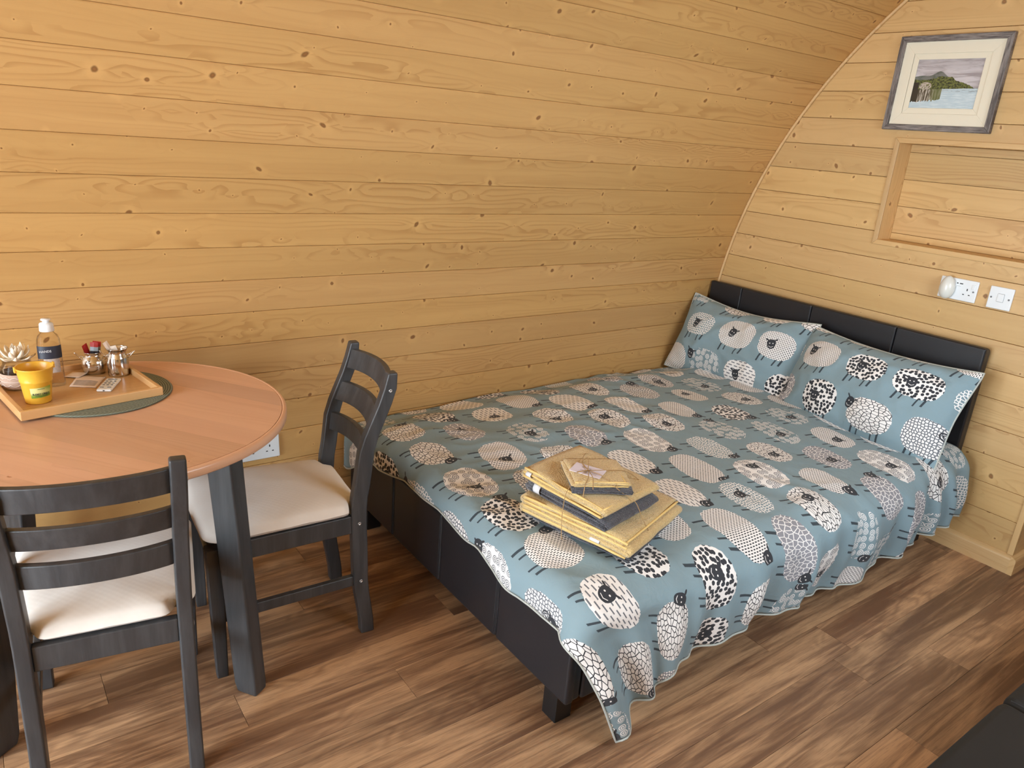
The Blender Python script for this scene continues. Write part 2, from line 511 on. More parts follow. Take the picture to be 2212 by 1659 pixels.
def lathe_vf(prof, n=32, cap0=True, cap1=True):
    V, F = [], []
    for r, z in prof:
        for k in range(n):
            a = 2 * pi * k / n; V.append((r * cos(a), r * sin(a), z))
    m = len(prof)
    for i in range(m - 1):
        for k in range(n):
            k2 = (k + 1) % n
            F.append((i * n + k, i * n + k2, (i + 1) * n + k2, (i + 1) * n + k))
    if cap0: F.append(tuple(range(n))[::-1])
    if cap1: F.append(tuple((m - 1) * n + k for k in range(n)))
    return V, F
def lathe(name, prof, mat, parent=None, n=32, cap0=True, cap1=True, **kw):
    V, F = lathe_vf(prof, n, cap0, cap1)
    kw.setdefault('smooth', True)
    return mesh(name, V, F, mat, parent, **kw)
def tube_vf(pts, rad, n=8, closed=False):
    pts = [Vector(p) for p in pts]; V, F = [], []
    N = len(pts)
    rr = rad if isinstance(rad, (list, tuple)) else [rad] * N
    prev = None
    for i, p in enumerate(pts):
        if closed: t = (pts[(i + 1) % N] - pts[i - 1])
        else: t = pts[min(i + 1, N - 1)] - pts[max(i - 1, 0)]
        t.normalize()
        if prev is None:
            up = Vector((0, 0, 1)) if abs(t.z) < 0.9 else Vector((1, 0, 0))
            a = t.cross(up).normalized()
        else:
            a = (prev - t * prev.dot(t)).normalized()
        prev = a; b = t.cross(a)
        for k in range(n):
            an = 2 * pi * k / n
            V.append(p + (a * cos(an) + b * sin(an)) * rr[i])
    M = N if closed else N - 1
    for i in range(M):
        for k in range(n):
            i2 = (i + 1) % N; k2 = (k + 1) % n
            F.append((i * n + k, i * n + k2, i2 * n + k2, i2 * n + k))
    if not closed:
        F.append(tuple(range(n))[::-1]); F.append(tuple((N - 1) * n + k for k in range(n)))
    return V, F
def tube(name, pts, rad, mat, parent=None, n=8, closed=False, **kw):
    V, F = tube_vf(pts, rad, n, closed)
    return mesh(name, V, F, mat, parent, smooth=True, **kw)
def sweep_rect(name, secs, mat, parent=None, **kw):
    """secs: list of 4-corner rings"""
    V = [c for s in secs for c in s]; F = []
    for i in range(len(secs) - 1):
        for k in range(4):
            k2 = (k + 1) % 4
            F.append((i * 4 + k, i * 4 + k2, (i + 1) * 4 + k2, (i + 1) * 4 + k))
    F.append((3, 2, 1, 0)); e = (len(secs) - 1) * 4; F.append((e, e + 1, e + 2, e + 3))
    return mesh(name, V, F, mat, parent, **kw)
def text(name, body, size, mat, parent, M, align='CENTER', depth=0.0002):
    cu = bpy.data.curves.new(name, 'FONT'); cu.body = body; cu.size = size; cu.align_x = align; cu.align_y = 'CENTER'
    cu.extrude = depth; cu.resolution_u = 2
    t = bpy.data.objects.new(name, cu); COL.objects.link(t)
    dg = bpy.context.evaluated_depsgraph_get()
    me = bpy.data.meshes.new_from_object(t.evaluated_get(dg))
    bpy.data.objects.remove(t); bpy.data.curves.remove(cu)
    me.materials.clear(); me.materials.append(MAT[mat])
    o = bpy.data.objects.new(name, me); link(o, parent)
    o.matrix_local = M
    return o
def copy_tree(o, parent=None):
    c = o.copy(); COL.objects.link(c); c.parent = parent
    for ch in list(o.children): copy_tree(ch, c)
    return c
def ss(x, a, b):
    t = max(0.0, min(1.0, (x - a) / (b - a))); return t * t * (3 - 2 * t)

# ------------------------------------------------------------------ the pod shell
YA, ZA, RA = -1.721, 0.557, 2.156          # circle of the curved wall (in y and z)
YC = -1.10                                  # middle of the pod
XF = -5.25                                  # front gable
PITCH = 0.1168
def arc(s, dr=0.0):
    a = s / RA
    return (YA + (RA + dr) * cos(a), ZA + (RA + dr) * sin(a))
s_floor = RA * math.asin(-ZA / RA)
s_top = RA * math.acos((YC - YA) / RA)
def arch_y(z): return YA + sqrt(RA * RA - (z - ZA) ** 2)

def backing(name, mir, label):
    n = 28; V, F = [], []
    for i in range(n + 1):
        s = s_floor + (s_top - s_floor) * i / n
        for dr in (0.0165, 0.05):
            y, z = arc(s, dr)
            if mir: y = 2 * YC - y
            V += [(XF, y, z), (0.95, y, z)]
    for i in range(n):
        a = i * 4; b = a + 4
        F += [(a, a + 1, b + 1, b), (a + 2, b + 2, b + 3, a + 3), (a, b, b + 2, a + 2), (a + 1, a + 3, b + 3, b + 1)]
    F += [(0, 2, 3, 1), (n * 4, n * 4 + 1, n * 4 + 3, n * 4 + 2)]
    return V, F
def arch_boards(parent, mir, cut=None):
    first = 0.321 - PITCH * 8
    k = 0
    while True:
        s0 = max(first + PITCH * k, s_floor); s1 = min(first + PITCH * (k + 1), s_top); k += 1
        if s0 >= s_top - 0.004: break
        if s1 <= s_floor + 0.01: continue
        g, ch = 0.0006, 0.0022
        prof = [(s0 + g, 0.015), (s0 + g, ch), (s0 + g + ch, 0.0), ((s0 + s1) / 2, 0.0), (s1 - g - ch, 0.0), (s1 - g, ch), (s1 - g, 0.015)]
        spans = [(XF, 0.0)] if not mir else [(XF, 0.9)]
        if cut and s1 > cut[2] and s0 < cut[3]: spans = [(XF, cut[0]), (cut[1], 0.9)]
        for xa, xb in spans:
            V, uvs = [], []
            for x in (xa, xb):
                for s, dr in prof:
                    y, z = arc(s, dr)
                    if mir: y = 2 * YC - y
                    V.append((x, y, z)); uvs.append((x, s))
            m = len(prof)
            F = [(i, i + 1, m + i + 1, m + i) for i in range(m - 1)] + [(m - 1, 0, m, 2 * m - 1), tuple(range(m))[::-1], tuple(range(m, 2 * m))]
            if mir: F = [tuple(reversed(f)) for f in F]
            mesh('board', V, F, 'pine_board', parent, uvs=uvs)
V, F = backing('wall_left', False, '')
wl = tag(mesh('wall_left', V, F, 'pine_trim', uvs=[(v[0], v[2]) for v in V]), 'curved pine tongue and groove wall behind bed and table', kind='structure')
arch_boards(wl, False)
# the opposite curved wall with an opening for the added fill window (behind the camera)
WX0, WX1, WS0, WS1 = -1.9, -0.6, 0.321 - PITCH * 8 + PITCH * 11, 0.321 - PITCH * 8 + PITCH * 18
wr = bpy.data.objects.new('wall_right', None); link(wr); tag(wr, 'curved pine wall opposite the bed, with an added fill light window', kind='structure')
def shell_part(name, xa, xb, sa, sb, parent):
    n = max(2, int((sb - sa) / 0.12)); V, F = [], []
    for i in range(n + 1):
        s = sa + (sb - sa) * i / n
        for dr in (0.0165, 0.05):
            y, z = arc(s, dr); V += [(xa, 2 * YC - y, z), (xb, 2 * YC - y, z)]
    for i in range(n):
        a = i * 4; b = a + 4
        F += [(a, b, b + 1, a + 1), (a + 2, a + 3, b + 3, b + 2), (a, a + 2, b + 2, b), (a + 1, b + 1, b + 3, a + 3)]
    F += [(0, 1, 3, 2), (n * 4, n * 4 + 2, n * 4 + 3, n * 4 + 1)]
    mesh(name, V, F, 'pine_trim', parent, uvs=[(v[0], v[2]) for v in V])
shell_part('backing', XF, 0.95, s_floor, WS0, wr); shell_part('backing', XF, 0.95, WS1, s_top, wr)
shell_part('backing', XF, WX0, WS0, WS1, wr); shell_part('backing', WX1, 0.95, WS0, WS1, wr)
arch_boards(wr, True, (WX0, WX1, WS0 + 0.01, WS1 - 0.01))
# unseen window added in the opposite wall to let in fill light
w1 = bpy.data.objects.new('fill_window_1', None); link(w1); tag(w1, 'unseen white framed window added for fill light in the curved wall opposite the bed', kind='structure')
ya, za = arc(WS0); yb, zb = arc(WS1); ya = 2 * YC - ya; yb = 2 * YC - yb
def slab(name, x0, x1, f0, f1, th, mat, parent):
    """a slab on the window plane; f along the slope 0..1"""
    P = lambda f, o: (ya + (yb - ya) * f - o * 0.78, za + (zb - za) * f - o * 0.62)
    V = []
    for x in (x0, x1):
        for f in (f0, f1):
            for o in (0.03 - th / 2, 0.03 + th / 2):
                q = P(f, o); V.append((x, q[0], q[1]))
    mesh(name, V, BOXF, mat, parent)
slab('frame', WX0, WX1, 0.0, 0.08, 0.05, 'white_upvc', w1); slab('frame', WX0, WX1, 0.92, 1.0, 0.05, 'white_upvc', w1)
slab('frame', WX0, WX0 + 0.06, 0.08, 0.92, 0.05, 'white_upvc', w1); slab('frame', WX1 - 0.06, WX1, 0.08, 0.92, 0.05, 'white_upvc', w1)
slab('pane', WX0 + 0.06, WX1 - 0.06, 0.08, 0.92, 0.006, 'window_glass', w1)

# end wall (behind the headboard)
CORNER = -1.243
ZL = [0.212 + 0.1144 * k for k in range(-1, 22)]
NY0, NY1, NZ0, NZ1 = -0.396, -1.12, 1.208, 1.611     # recess opening
we = bpy.data.objects.new('wall_back', None); link(we); tag(we, 'pine boarded end wall behind the headboard, with a shallow recess', kind='structure')
gap = 0.0007
def zclip(z): return min(z, 2.60)
for i in range(len(ZL) - 1):
    z0, z1 = max(ZL[i], 0.0) + gap, zclip(ZL[i + 1]) - gap
    if i == 0: z0 = 0.0
    if z1 - z0 < 0.01: continue
    ymax0 = arch_y(z0) + 0.004; ymax1 = arch_y(z1) + 0.004
    def lefty(z): return ymax0 + (ymax1 - ymax0) * (z - z0) / (z1 - z0)
    polys = []
    right = CORNER
    if z1 <= NZ0 or z0 >= NZ1:
        polys.append([(ymax0, z0), (right, z0), (right, z1), (ymax1, z1)])
    elif z0 >= NZ0 and z1 <= NZ1:
        polys.append([(ymax0, z0), (NY0 + 0.012, z0), (NY0 + 0.012, z1), (ymax1, z1)])
        polys.append([(NY1 - 0.012, z0), (right, z0), (right, z1), (NY1 - 0.012, z1)])
    elif z0 < NZ0:
        polys.append([(ymax0, z0), (right, z0), (right, z1), (NY1 - 0.012, z1), (NY1 - 0.012, NZ0 - 0.012), (NY0 + 0.012, NZ0 - 0.012), (NY0 + 0.012, z1), (ymax1, z1)])
    else:
        polys.append([(ymax0, z0), (NY0 + 0.012, z0), (NY0 + 0.012, NZ1 + 0.012), (NY1 - 0.012, NZ1 + 0.012), (NY1 - 0.012, z0), (right, z0), (right, z1), (ymax1, z1)])
    for pl in polys:
        prism('board', pl, 0.0, 0.015, 'pine_end', we, axis=0, uvax=(1, 2), bevel=0.0018, seg=1)
# gable part of the end wall beyond the corner, above the passage, is closed by a lintel
def backp(poly): prism('backing', poly, 0.0155, 0.035, 'pine_trim', we, axis=0, uvax=(1, 2))
backp([(0.36, 0), (CORNER, 0), (CORNER, NZ0 - 0.013), (arch_y(NZ0), NZ0 - 0.013), (arch_y(0.6), 0.6)])
backp([(arch_y(NZ0), NZ0), (NY0 + 0.013, NZ0), (NY0 + 0.013, NZ1), (arch_y(NZ1), NZ1)])
backp([(NY1 - 0.013, NZ0), (CORNER, NZ0), (CORNER, NZ1), (NY1 - 0.013, NZ1)])
backp([(arch_y(NZ1), NZ1 + 0.013), (CORNER, NZ1 + 0.013), (CORNER, 2.60), (arch_y(2.60), 2.60), (arch_y(2.2), 2.2), (arch_y(1.95), 1.95)])
# recess: back boards, side panels, edge trim
nz = [NZ0, 1.237, 1.352, 1.465, 1.578, NZ1]
for a, b in zip(nz[:-1], nz[1:]):
    box('board', 0.10, 0.112, NY1, NY0, a + gap, b - gap, 'pine_end', we, bevel=0.0015, seg=1, uvax=(1, 2))
box('backing', 0.1125, 0.13, NY1 - 0.02, NY0 + 0.02, NZ0 - 0.02, NZ1 + 0.02, 'pine_trim', we, uvax=(1, 2))
box('recess_side', 0.0, 0.112, NY0, NY0 + 0.012, NZ0 - 0.01, NZ1 + 0.01, 'pine_end', we, uvax=(2, 0))
box('recess_side', 0.0, 0.112, NY1 - 0.012, NY1, NZ0 - 0.01, NZ1 + 0.01, 'pine_end', we, uvax=(2, 0))
box('recess_shelf', 0.0, 0.112, NY1, NY0, NZ0 - 0.012, NZ0, 'pine_end', we, uvax=(1, 0))
box('recess_top', 0.0, 0.112, NY1, NY0, NZ1, NZ1 + 0.012, 'pine_end', we, uvax=(1, 0))
t2 = bpy.data.objects.new('trim_2', None); link(t2); tag(t2, 'mitred pine strip around the wall recess', kind='structure')
tw = 0.021; o0, o1, q0, q1 = NY0 + tw, NY1 - tw, NZ0 - tw, NZ1 + tw
for pl, ax in (([(o0, q0), (NY0, NZ0), (NY0, NZ1), (o0, q1)], (2, 1)), ([(o1, q0), (o1, q1), (NY1, NZ1), (NY1, NZ0)], (2, 1)),
               ([(o0, q1), (NY0, NZ1), (NY1, NZ1), (o1, q1)], (1, 2)), ([(o0, q0), (o1, q0), (NY1, NZ0), (NY0, NZ0)], (1, 2))):
    prism('strip', pl, -0.007, 0.0, 'pine_trim', t2, axis=0, uvax=ax, bevel=0.0015, seg=1)
# bead along the arch
pts = []
for i in range(40):
    s = s_floor + 0.01 + (s_top - s_floor - 0.02) * i / 39
    y, z = arc(s, -0.006); pts.append((-0.0065, y, z))
V, F = tube_vf(pts, 0.0072, 8)
tag(mesh('trim_1', V, F, 'pine_trim', smooth=True, uvs=[(v[2], v[1] + v[0]) for v in V]), 'thin pine bead along the arch where curved and end walls meet', kind='structure')
# corner strip and baseboard of the end wall
tag(box('trim_3', -0.008, 0.0, CORNER, CORNER + 0.022, 0.078, 2.55, 'pine_trim', uvax=(2, 1), bevel=0.002), 'pine corner strip at the free edge of the end wall', kind='structure')
bb = bpy.data.objects.new('baseboard_back', None); link(bb); tag(bb, 'low pine baseboard along the end wall', kind='structure')
def base_prof(d):  # outline in depth and height
    return [(0, 0), (-d, 0), (-d, 0.028), (-d + 0.0015, 0.029), (-d, 0.030), (-d, 0.062), (-d * 0.9, 0.069), (-d * 0.6, 0.074), (-0.003, 0.078), (0, 0.078)]
prof = base_prof(0.02)
V = [(p[0], y, p[1]) for y in (0.372, CORNER) for p in prof]; n = len(prof)
F = [(i, n + i, n + (i + 1) % n, (i + 1) % n) for i in range(n)] + [tuple(range(n)), tuple(range(n, 2 * n))[::-1]]
mesh('board', V, F, 'pine_trim', bb, uvs=[(v[1], v[2] + v[0]) for v in V])
# return wall into the passage
wp = bpy.data.objects.new('wall_passage', None); link(wp); tag(wp, 'pine boarded return wall of the passage beside the end wall', kind='structure')
for i in range(len(ZL) - 1):
    z0, z1 = max(ZL[i], 0.0), min(ZL[i + 1], 2.56)
    if i == 0: z0 = 0.0
    if z1 - z0 < 0.02: continue
    box('board', 0.036, 0.9, CORNER, CORNER + 0.015, z0 + gap, z1 - gap, 'pine_end', wp, bevel=0.0018, seg=1, uvax=(0, 2))
    za_ = max(z0, 0.0)
    yl = CORNER; yr = 2 * YC - arch_y((z0 + z1) / 2)
    if yl - yr > 0.05: box('board', 0.9, 0.915, yr, yl, z0 + gap, z1 - gap, 'pine_end', wp, bevel=0.0018, seg=1, uvax=(1, 2))
V = [(x, CORNER - p * -1.0, q) for x in (-0.02, 0.9) for p, q in prof]
F = [(i, n + i, n + (i + 1) % n, (i + 1) % n) for i in range(n)] + [tuple(range(n)), tuple(range(n, 2 * n))[::-1]]
mesh('baseboard_strip', V, F, 'pine_trim', wp, uvs=[(v[0], v[2] + v[1]) for v in V])

# front gable with glazed double doors (behind the camera)
wf = bpy.data.objects.new('wall_front', None); link(wf); tag(wf, 'pine front gable wall around the glazed doors', kind='structure')
DY0, DY1, DZ = -0.12, -2.08, 2.06
def gable(y_in, side):
    pts = []
    for i in range(13):
        z = 2.06 * i / 12; y = arch_y(z)
        pts.append((y if side > 0 else 2 * YC - y, z))
    return pts + [(y_in, 2.06), (y_in, 0)]
prism('panel', gable(DY0, 1), XF - 0.03, XF, 'pine_end', wf, axis=0, uvax=(1, 2))
prism('panel', gable(DY1, -1), XF - 0.03, XF, 'pine_end', wf, axis=0, uvax=(1, 2))
top = [(arch_y(DZ), DZ)] + [(arch_y(z), z) for z in (2.2, 2.35, 2.5)] + [(YC, 2.62)] + [(2 * YC - arch_y(z), z) for z in (2.5, 2.35, 2.2)] + [(2 * YC - arch_y(DZ), DZ)]
prism('panel', top, XF - 0.03, XF, 'pine_end', wf, axis=0, uvax=(1, 2))
for j, (a, b) in enumerate(((DY0, -1.10), (-1.10, DY1))):
    d = bpy.data.objects.new('door_%d' % (j + 1), None); link(d); tag(d, 'white glazed door leaf of the front gable', kind='structure')
    for (y0, y1, z0, z1) in ((b, a, 0.0, 0.12), (b, a, DZ - 0.09, DZ), (a - 0.08, a, 0.12, DZ - 0.09), (b, b + 0.08, 0.12, DZ - 0.09)):
        box('door_frame', XF - 0.03, XF + 0.02, y0, y1, z0, z1, 'white_upvc', d, bevel=0.004)
    box('pane', XF - 0.008, XF - 0.002, b + 0.08, a - 0.08, 0.12, DZ - 0.09, 'window_glass', d)

# floor: laminate planks
flo = tag(box('floor', XF, 0.95, -2.62, 0.40, -0.05, -0.009, 'deck'), 'brown wood-look laminate plank floor', kind='structure')
PW, PL = 0.134, 1.24
joint = {0: -2.375, -1: -2.802, 5: -1.147, 6: -0.797, 7: -1.263, 1: -1.72, 2: -2.05, 3: -1.3, 4: -2.28}
for k in range(-7, 16):
    y1 = min(-0.503 - PW * k, 0.36); y0 = -0.503 - PW * (k + 1)
    if y1 <= y0: continue
    y0 = max(y0, -2.56)
    if y1 <= y0 + 0.01: continue
    j0 = joint.get(k, random.uniform(-2.6, -1.2))
    x = j0 - PL * math.ceil((j0 - XF) / PL)
    while x < 0.9:
        xa, xb = max(x, XF), min(x + PL, 0.9)
        if xb - xa > 0.02:
            if y0 > CORNER - 0.02 and xb > 0.0: xb = min(xb, 0.0)
            if xb - xa > 0.02:
                V = boxv(xa + 0.0004, xb - 0.0004, y0 + 0.0004, y1 - 0.0004, -0.009, 0.0)
                mesh('plank', V, BOXF, 'floor_laminate', flo, uvs=[(v[0], v[1]) for v in V], bevel=0.0007, seg=1)
        x += PL
# ------------------------------------------------------------------ bed
bed = thing('bed_frame', 'low black faux leather double bed frame with stitched headboard and foot panel', 'bed', (-1.06, -0.30, 0))
def L(x, y, z=0.0): return (x + 1.06, y + 0.30, z)
def bbox(name, x0, x1, y0, y1, z0, z1, mat, bevel=0.006, parent=None, seg=3):
    return box(name, x0 + 1.06, x1 + 1.06, y0 + 0.30, y1 + 0.30, z0, z1, mat, parent or bed, bevel=bevel, seg=seg)
hb = bbox('headboard', -0.060, -0.006, -0.960, 0.404, 0.262, 0.866, 'black_leather', 0.016)
ys = [-0.962, -0.602, -0.195, 0.205, 0.406]
for a, b in zip(ys[:-1], ys[1:]):
    bbox('headboard_pad', -0.070, -0.040, a + 0.0006, b - 0.0006, 0.26, 0.870, 'black_leather', 0.008, hb)
    hb.children[-1].location = (0, 0, 0)
for y in ys[1:-1]:
    for dy in (-0.004, 0.004):
        tube('stitching', [L(-0.0705, y + dy * 1.6, z) for z in (0.27, 0.45, 0.65, 0.86)], 0.0009, 'black_thread', hb, n=5)
fb = bbox('footboard', -2.118, -2.072, -0.972, 0.372, 0.114, 0.356, 'black_leather', 0.012)
ys = [-0.975, -0.645, -0.319, 0.007, 0.375]
for a, b in zip(ys[:-1], ys[1:]):
    bbox('footboard_pad', -2.126, -2.095, a + 0.0006, b - 0.0006, 0.112, 0.360, 'black_leather', 0.010, fb)
for y in ys[1:-1]:
    for dy in (-0.0045, 0.0045):
        tube('stitching', [L(-2.1265, y + dy * 1.5, z) for z in (0.125, 0.2, 0.28, 0.345)], 0.0009, 'black_thread', fb, n=5)
bbox('side_rail', -2.072, -0.062, -0.975, -0.925, 0.112, 0.356, 'black_leather', 0.010)
bbox('side_rail', -2.072, -0.062, 0.325, 0.375, 0.112, 0.356, 'black_leather', 0.010)
for x0 in (-2.102, -0.135):
    for y0 in (-0.917, 0.262):
        lg = bbox('leg', x0, x0 + 0.058, y0, y0 + 0.058, 0.0, 0.116, 'black_plastic', 0.003)
for k in range(9):
    x = -1.98 + k * 0.22
    bbox('slat', x, x + 0.07, -0.926, 0.326, 0.205, 0.222, 'pine_trim', 0.003)
mt = box('mattress', -2.045, -0.078, -0.905, 0.310, 0.223, 0.392, 'mattress_fabric', bevel=0.05, seg=4)
tag(mt, 'mattress under the sheep print duvet', 'mattress')

# duvet: one draped sheet laid over mattress and edges
XE, YE, RX, RY = -2.083, -0.935, 0.055, 0.075
def lerp_tab(tab, x):
    if x <= tab[0][0]: return tab[0][1]
    for (a, b), (c, d) in zip(tab[:-1], tab[1:]):
        if x <= c:
            t = (x - a) / (c - a); t = t * t * (3 - 2 * t); return b + (d - b) * t
    return tab[-1][1]
FOOT = [(-1.02, 0.130), (-0.92, 0.135), (-0.68, 0.150), (-0.42, 0.105), (-0.18, 0.095), (0.12, 0.14), (0.38, 0.20)]     # overhang at the foot, by y
SIDE = [(-2.2, 0.415), (-2.02, 0.395), (-1.74, 0.335), (-1.40, 0.335), (-0.97, 0.372), (-0.57, 0.35), (-0.30, 0.330), (-0.08, 0.315)]   # overhang at the side, by x
def roll(p, r):
    if p <= 0: return 0.0, 0.0
    if p < r * pi / 2: return r * sin(p / r), r * (1 - cos(p / r))
    return r, r + p - r * pi / 2
def fz(x, y, sc, seed): return mnoise.noise(Vector((x * sc + seed, y * sc - seed * 0.7, seed * 1.3)))
def ztop(x, y):
    z = 0.482
    z -= 0.055 * ss(y, 0.16, 0.40)                         # sinks by the wall
    z -= 0.026 * ss(-y, 0.45, 1.0)                         # falls to the near edge
    z -= 0.020 * ss(-x, 1.5, 2.1)                          # and to the foot
    z += 0.016 * fz(x, y, 2.3, 1.7) + 0.007 * fz(x, y, 6.0, 4.1)
    return z
def crease(x, y):
    a = fz(x * 0.55 + y * 0.9, y * 0.4 - x * 0.7, 9.0, 8.3)
    b = fz(x, y, 22.0, 2.2)
    return 0.0080 * (1 - abs(a) * 2.2) * ss(fz(x, y, 1.9, 6.6), -0.25, 0.35) + 0.0016 * b
def duvet_pt(s, t):
    """s runs from the headboard to the foot, t from the wall to the near side"""
    xf = -0.085 - s; yf = 0.392 - t
    p = max(0.0, XE - xf); q = max(0.0, YE - yf)
    x = max(xf, XE); y = max(yf, YE)
    plane = None
    z0 = ztop(x, y) + crease(xf, yf) * (1.0 - 0.4 * ss(q, 0.0, 0.1))
    r = sqrt(p * p + q * q); dz = 0.0
    if r > 0:
        th = atan2(q, p)
        R_ = RX + (RY - RX) * sin(th) ** 2
        o_, dz = roll(r, R_)
        # fullness of the hanging sides
        head = ss(xf, -0.75, -0.25); g = ss(q, 0.03, 0.26); side = sin(th) ** 2
        w = sin(2 * pi * (xf * (1 + 0.12 * fz(xf, yf, 1.3, 3.0))) / 0.31 + 2.2 * fz(xf, yf, 1.6, 9.0))
        w2 = sin(2 * pi * xf / 0.125 + 3.0 * fz(xf, yf * 0.5, 3.0, 5.0))
        out = g * (0.022 + 0.017 * w + 0.008 * w2 + head * 0.016 * w2) * side
        out += (0.045 - 0.030 * head) * ss(q, 0.0, 0.13) * ss(-q, -0.40, -0.13) * side
        out += 0.010 * ss(p, 0.02, 0.12) * (1 + 0.6 * sin(2 * pi * yf / 0.28 + 3 * fz(xf, yf, 2.0, 7.0))) * cos(th) ** 2
        # the loose corner flares towards the room
        fl_ = max(0.0, r - R_) * sin(2 * th)
        out += fl_ * 0.24; dz -= fl_ * 0.05
        o_ += out
        x -= o_ * cos(th); y -= o_ * sin(th)
        x += g * 0.008 * sin(2 * pi * xf / 0.26 + 1.0) * side
        if q > 0.02 and xf < -1.6:
            # the near sheet hangs on past the corner and swings in below it
            k = ss(q, 0.03, 0.16) * ss(-xf, 1.62, 2.0)
            oq, dq = roll(q, RY)
            wv = ss(-xf, 1.62, 2.2)
            xp = xf + 0.46 * q * wv
            yp = YE - oq - 0.030 * g - 0.020 * g * wv * sin(2 * pi * xf / 0.17 + 0.6) - 0.03 * ss(p, 0.0, 0.1) * ss(q, 0.05, 0.3) + 0.05 * p
            x = x * (1 - k) + xp * k; y = y * (1 - k) + yp * k
            dz = dz * (1 - k) + (dq + 0.30 * p) * k
    return Vector((x, y, max(z0 - dz, 0.012)))
NS, NT = 300, 220
V, uvs = [], []
for i in range(NS + 1):
    for j in range(NT + 1):
        a, b = i / NS, j / NT
        t_flat = 0.392 - YE; s_flat = -0.085 - XE
        # sizes of the overhangs follow the hem
        yq = 0.392 - b * (t_flat + 0.35); xq = -0.085 - a * (s_flat + 0.15)
        s = a * (s_flat + lerp_tab(FOOT, yq)); t = b * (t_flat + lerp_tab(SIDE, xq))
        V.append(duvet_pt(s, t)); uvs.append((t + 0.03, 3.0 - s))
F = [(i * (NT + 1) + j, (i + 1) * (NT + 1) + j, (i + 1) * (NT + 1) + j + 1, i * (NT + 1) + j + 1) for i in range(NS) for j in range(NT)]
duv = mesh('duvet', V, F, 'sheep_print', uvs=uvs, smooth=True)
so = duv.modifiers.new('thick', 'SOLIDIFY'); so.thickness = 0.012; so.offset = -1
tag(duv, 'teal duvet printed with patterned sheep, spread over the bed', 'duvet')
edge = [V[NS * (NT + 1) + j] for j in range(0, NT + 1, 2)] + [V[i * (NT + 1) + NT] for i in range(NS - 2, -1, -2)]
tube('hem', [p + Vector((0, 0, -0.004)) for p in edge], 0.0030, 'white_hem', duv, n=6)

# pillows
def pillow(name, label, origin, yaw, tilt, w, h, th, seed, uvo):
    o = thing(name, label, 'pillow', origin, 0, 'pillows on the sheep bed')
    o.rotation_euler = (0, 0, 0)
    nu, nv = 64, 44
    V, uvs, F = [], [], []
    M = Matrix.Rotation(yaw, 4, 'Z') @ Matrix.Rotation(tilt, 4, 'Y')
    for side in (1, -1):
        for i in range(nu + 1):
            for j in range(nv + 1):
                u = -1 + 2 * i / nu; v = -1 + 2 * j / nv
                pu = 1 - 0.055 * (1 - v * v) ** 2 * 0.6; pv = 1 - 0.10 * (1 - u * u) ** 1.5 * 0.6
                a = u * pu * w / 2; b = v * pv * h / 2
                T = th / 2 * (max(0, 1 - abs(u) ** 2.6) * max(0, 1 - abs(v) ** 2.2)) ** 0.58
                wr = fz(a * 1.0, b, 7.0, seed) * 0.014 + (1 - abs(fz(a * 0.8 + b * 0.5, b - a * 0.4, 13.0, seed + 3)) * 2.4) * 0.007
                cornr = abs(u) ** 3 * abs(v) ** 3
                wr += 0.006 * sin(26 * (u * v) + seed) * (abs(u) * abs(v)) ** 2
                T = T + wr * (1 - max(abs(u), abs(v)) ** 6) * (1 if side > 0 else 0.5)
                sag = -0.02 * (1 - u * u) * ss(v, 0.3, 1.0)
                # local: x normal to the face, y across, z up the pillow
                V.append(M @ Vector((-side * T + 0.012 * sin(3 * u + seed) * abs(v), -a, b + sag)))
                uvs.append((a * 1.02 + uvo[0], b * 1.02 + uvo[1]))
    off = (nu + 1) * (nv + 1)
    for i in range(nu):
        for j in range(nv):
            q = (i * (nv + 1) + j, (i + 1) * (nv + 1) + j, (i + 1) * (nv + 1) + j + 1, i * (nv + 1) + j + 1)
            F.append(q); F.append(tuple(off + k for k in reversed(q)))
    body = mesh('pillowcase', V, F, 'sheep_print', o, uvs=uvs, smooth=True)
    ring = [V[i * (nv + 1)] for i in range(0, nu, 2)] + [V[nu * (nv + 1) + j] for j in range(0, nv, 2)] + \
           [V[i * (nv + 1) + nv] for i in range(nu, 0, -2)] + [V[j] for j in range(nv, 0, -2)]
    tube('seam', ring, 0.0035, 'white_hem', o, n=6, closed=True)
    return o
pillow('pillow', 'sheep print pillow tucked into the corner against the curved wall', (-0.232, 0.050, 0.618), radians(3), radians(25), 0.71, 0.41, 0.205, 2.0, (0.35, 0.44))
pillow('pillow', 'sheep print pillow nearest the wall sockets, overlapping its neighbour', (-0.262, -0.640, 0.612), radians(-2), radians(27), 0.74, 0.43, 0.215, 5.0, (1.46, 1.34))

